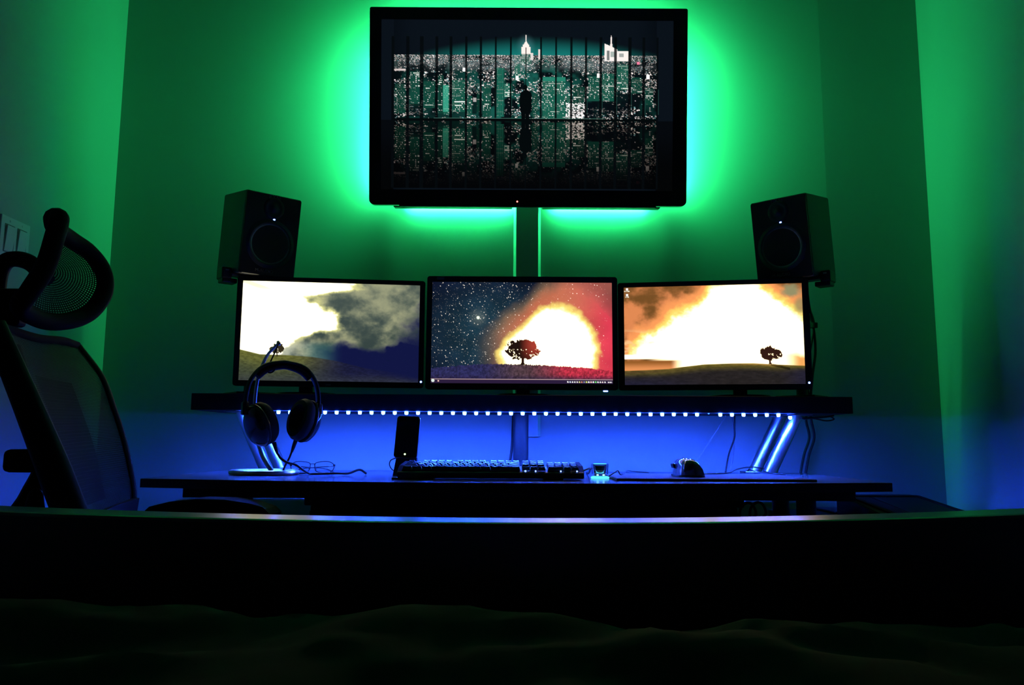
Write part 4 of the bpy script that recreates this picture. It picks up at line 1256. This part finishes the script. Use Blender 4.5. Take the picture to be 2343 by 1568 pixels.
cable('speaker_cable', [(-0.874, 2.51, 1.322), (-0.868, 2.52, 1.27), (-0.850, 2.525, 1.20), (-0.848, 2.52, 1.08), (-0.852, 2.503, 0.985), (-0.875, 2.488, 0.9585), (-0.905, 2.47, 0.9582)], 0.0042, 'cable', 'black cable hanging from the left speaker beside the left monitor')
bm = bmesh.new()
tube(bm, spline([(0.835, 2.262, 0.893), (0.87, 2.28, 0.894), (0.915, 2.29, 0.897), (0.945, 2.30, 0.9015)], 6), 0.0028, 8)
tube(bm, spline([(0.845, 2.275, 0.890), (0.885, 2.30, 0.893), (0.93, 2.32, 0.887), (0.958, 2.33, 0.892), (0.950, 2.34, 0.901)], 6), 0.0022, 8)
tag(obj('cable_bundle', bm, M['cable'], None, smooth='all'), 'black leads bunched beneath the right end of the shelf', 'cable')
for k, (x, y) in enumerate(((0.665, 2.25), (0.70, 2.27))):
    cable('looped_cable', [(x - 0.02, y, 0.60), (x - 0.016, y, 0.635), (x + 0.002, y, 0.652), (x + 0.022, y + .01, 0.645), (x + 0.03, y + .01, 0.62), (x + 0.018, y + .02, 0.59), (x + 0.01, y + .02, 0.45), (x + 0.012, y + .03, 0.004)], 0.004, 'cable', ('left' if k == 0 else 'right') + ' of two black cable loops in the gap beneath the desk', group='cable loops beneath the desk')

# ------------------------------------------------------------------ mesh office chair at the left
CX_, CY_ = -0.52, 1.47
t = thing('office_chair', 'black mesh office chair with headrest at the left in front of the desk', 'chair', (CX_, CY_, 0))
W = lambda p: (p[0] - CX_, p[1] - CY_, p[2])
near = [W(p) for p in ((-0.836, 1.25, 1.005), (-0.818, 1.25, 0.965), (-0.775, 1.25, 0.88), (-0.734, 1.25, 0.797), (-0.694, 1.25, 0.712), (-0.668, 1.255, 0.650), (-0.655, 1.26, 0.60))]
far = [W(p) for p in ((-0.922, 1.65, 1.018), (-0.868, 1.65, 0.952), (-0.838, 1.65, 0.885), (-0.812, 1.65, 0.818), (-0.787, 1.65, 0.727), (-0.785, 1.65, 0.690), (-0.795, 1.65, 0.645))]
ns, fs = spline(near, 6), spline(far, 6)
bm = bmesh.new()
tube(bm, ns, [0.016 + 0.010 * min(1, i / 20) for i in range(len(ns))], 12, squash=(1.0, 0.8), up=(0, 1, 0))
obj('back_frame', bm, M['chair_plastic'], t, smooth=True)
obj('back_frame', T(fs, 0.008, 10, squash=(0.7, 1.0), up=(0, 1, 0)), M['chair_plastic'], t, smooth=True)
obj('top_rail', T(spline([near[0], W((-0.885, 1.36, 1.012)), W((-0.905, 1.48, 1.012)), W((-0.915, 1.58, 1.020)), far[0]], 6), 0.008, 10, squash=(0.6, 1.0), up=(0, 0, 1)), M['chair_pad'], t, smooth=True)
NU, NV = 17, len(ns)
pts = []
for j in range(NV):
    for i in range(NU):
        s = i / (NU - 1)
        p = ns[j].lerp(fs[j], s)
        p.x -= 0.030 * math.sin(math.pi * s)
        pts.append(p)
cut = int(NV * 0.80)
obj_me('back_mesh', grid_me('back_mesh', pts[:NU * cut], NU, cut), M['back_mesh'], t, smooth='all')
low = pts[NU * (cut - 1):]
bm = bmesh.new()
bm.from_mesh(grid_me('lower_shell', low, NU, NV - cut + 1, False))
bmesh.ops.solidify(bm, geom=bm.faces[:], thickness=0.012)
obj('lower_shell', bm, M['chair_plastic'], t, smooth=True)
# lumbar pad seen as a paler patch through the mesh
lp = []
for j in range(10):
    for i in range(6):
        jj, s = 8 + j * 2, 0.42 + 0.34 * i / 5
        p = ns[jj].lerp(fs[jj], s)
        p.x -= 0.030 * math.sin(math.pi * s) + 0.012
        lp.append(p)
obj_me('lumbar_band', grid_me('lumbar_band', lp, 6, 10), M['back_mesh'], t, smooth='all')
# headrest: bent loop, mesh, and its carrying arm
loop = closed_spline([W(p) for p in ((-0.800, 1.34, 1.206), (-0.797, 1.325, 1.165), (-0.802, 1.315, 1.115), (-0.822, 1.31, 1.07), (-0.848, 1.33, 1.046), (-0.856, 1.41, 1.036), (-0.848, 1.48, 1.046), (-0.836, 1.535, 1.075), (-0.830, 1.565, 1.122), (-0.840, 1.57, 1.165), (-0.856, 1.545, 1.196), (-0.866, 1.50, 1.209), (-0.858, 1.43, 1.214), (-0.828, 1.37, 1.216))], 6)
rad = []
for p in loop:
    rad.append(0.0165)
obj('headrest_frame', T(loop, rad, 12, closed=True), M['chair_pad'], t, smooth=True)
ctr = sum(loop, Vector()) / len(loop)
ctr.x -= 0.035
pts = []
nr = 9
for j in range(nr):
    for p in loop + [loop[0]]:
        q = ctr.lerp(p, j / (nr - 1) if j else 0.02)
        q.x -= 0.0
        pts.append(q)
me = grid_me('headrest_mesh', pts, len(loop) + 1, nr)
obj_me('headrest_mesh', me, M['headrest_mesh'], t, smooth='all')
arm = spline([W(p) for p in ((-0.860, 1.42, 1.11), (-0.895, 1.42, 1.145), (-0.930, 1.42, 1.152), (-0.948, 1.42, 1.135), (-0.952, 1.42, 1.09), (-0.945, 1.42, 1.03), (-0.915, 1.42, 0.95))], 6)
ha = obj('headrest_arm', T(arm, 0.015, 10), M['chair_plastic'], t, smooth=True)
obj('height_clip', B((0.05, 0.03, 0.07), W((-0.925, 1.42, 1.06)), 0.006), M['chair_plastic'], ha)
spine = spline([W(p) for p in ((-0.930, 1.44, 0.99), (-0.885, 1.44, 0.88), (-0.85, 1.44, 0.79), (-0.868, 1.43, 0.72), (-0.895, 1.43, 0.66), (-0.86, 1.44, 0.57), (-0.72, 1.46, 0.47), (-0.55, 1.47, 0.43))], 6)
obj('spine', T(spine, 0.018, 10, squash=(0.8, 1.0), up=(0, 1, 0)), M['chair_plastic'], t, smooth=True)
k_ = obj('tension_knob', B((0.055, 0.07, 0.040), W((-0.855, 1.40, 0.783)), 0.010, 3), M['chair_plastic'], t, smooth=True)
obj('lever_post', LA([(0, 0.0), (0.016, 0.0), (0.016, 0.06), (0.012, 0.085), (0.005, 0.094), (0, 0.095)], 14, Matrix.Translation(W((-0.838, 1.40, 0.64)))), M['chair_plastic'], t, smooth=True)
obj('seat', B((0.46, 0.46, 0.075), (0.0, 0.0, 0.485), 0.03, 4), M['chair_pad'], t, smooth=True)
obj('seat_shell', B((0.36, 0.36, 0.05), (0.0, 0.0, 0.430), 0.012, 2), M['chair_plastic'], t)
for y, z in ((-0.235, 0.672), (0.215, 0.672)):
    pd = bmesh.new()
    arm_out = [(-0.135, 0.0), (-0.125, 0.011), (-0.085, 0.021), (-0.03, 0.027), (0.03, 0.026), (0.08, 0.019), (0.115, 0.008), (0.128, -0.004), (0.125, -0.014), (-0.13, -0.012)]
    slab(pd, arm_out, -0.04, 0.04, 0.004)
    ap = obj('armrest', pd, M['chair_pad'], t, (-0.105, y, z), smooth=False)
    obj('arm_post', T([(-0.10, y, z - 0.012), (-0.10, y, 0.52), (-0.08, y * 0.7, 0.44)], 0.02, 10), M['chair_plastic'], ap, tuple(-c for c in (-0.105, y, z)), smooth=True)
obj('gas_lift', LA([(0, 0.10), (0.035, 0.10), (0.035, 0.25), (0.022, 0.25), (0.022, 0.42), (0, 0.42)], 18), M['dark_metal'], t, smooth=True)
for k in range(5):
    a = R(72 * k + 20)
    d = Vector((math.cos(a), math.sin(a), 0))
    lg = obj('base_leg', T([d * 0.02 + Vector((0, 0, 0.12)), d * 0.27 + Vector((0, 0, 0.075))], [0.028, 0.016], 10), M['chair_plastic'], t, smooth=True)
    obj('caster', LA([(0, -0.018), (0.028, -0.018), (0.031, 0), (0.028, 0.018), (0, 0.018)], 16, Matrix.Translation(d * 0.27 + Vector((0, 0, 0.031))) @ Matrix.Rotation(a, 4, 'Z') @ Matrix.Rotation(R(90), 4, 'X')), M['rubber'], lg, smooth=True)

# ------------------------------------------------------------------ bed in front of the camera
t = thing('bed', 'dark wooden bed whose footboard crosses the foreground', 'bed', (0, -0.2, 0))
FY = 0.80
bm = bmesh.new()
xs = np.linspace(-0.80, 0.80, 41)
def ft(x):
    return 0.7405 + 0.0118 * (x / 0.52) ** 2 * (1 if x > 0 else 0.75)
sec = lambda x: [(FY, 0.10), (FY, ft(x) - 0.004), (FY + 0.002, ft(x) - 0.001), (FY + 0.005, ft(x)), (FY + 0.052, ft(x)), (FY + 0.056, ft(x) - 0.001), (FY + 0.057, ft(x) - 0.004), (FY + 0.057, 0.10)]
rings = [[bm.verts.new((x, y + 0.2, z)) for y, z in sec(x)] for x in xs]
for A, D in zip(rings, rings[1:]):
    for k in range(8):
        bm.faces.new((A[k], A[(k + 1) % 8], D[(k + 1) % 8], D[k]))
bm.faces.new(rings[0]); bm.faces.new(rings[-1][::-1])
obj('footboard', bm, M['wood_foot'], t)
for s in (-1, 1):
    obj('side_rail', B((0.03, 2.06, 0.20), (s * 0.785, -0.03, 0.30), 0.004), M['wood_foot'], t)
    for y in (1.028, -1.10):
        obj('leg', B((0.05, 0.05, 0.11), (s * 0.77, y, 0.055), 0.003), M['wood_foot'], t)
obj('headboard', B((1.60, 0.05, 1.0), (0, -1.085, 0.60), 0.006), M['wood_foot'], t)
obj('slat_base', B((1.54, 2.04, 0.03), (0, -0.03, 0.33), 0.002), M['wood_foot'], t)
tag(obj('mattress', B((1.52, 2.0, 0.14), (0, -0.225, 0.416), 0.04, 3), M['mattress'], smooth=True), 'pale mattress lying on the bed under the dark duvet', 'mattress')
# duvet: heaped and creased cloth
nx, ny = 120, 130
gx, gy = np.meshgrid(np.linspace(-0.79, 0.79, nx), np.linspace(-1.0, 0.785, ny))
z = 0.60 + 0.075 * S(0.05, 0.5, gy) * S(0.8, 0.5, np.abs(gx)) * S(0.80, 0.62, gy)
warp = gx * 5 + 1.5 * fbm(gx * 3, gy * 3, 2, 3)
z = z + 0.045 * (fbm(warp + gy * 3, gy * 6 - gx * 3, 6, 4) - .5) + 0.03 * (1 - np.abs(fbm(gx * 4 + 9, gy * 9 + 2, 14, 3) - .5) * 4).clip(0) * .5
z = z - 0.05 * S(0.70, 0.79, np.abs(gx)) - 0.03 * S(0.74, 0.785, gy)
z = np.where((gy > -0.22) & (gy < 0.2) & (np.abs(gx) < .25), np.minimum(z, 0.66), z)
me = grid_me('duvet', np.stack([gx, gy, z], -1).reshape(-1, 3), nx, ny, False)
bm = bmesh.new(); bm.from_mesh(me)
bmesh.ops.solidify(bm, geom=bm.faces[:], thickness=0.022)
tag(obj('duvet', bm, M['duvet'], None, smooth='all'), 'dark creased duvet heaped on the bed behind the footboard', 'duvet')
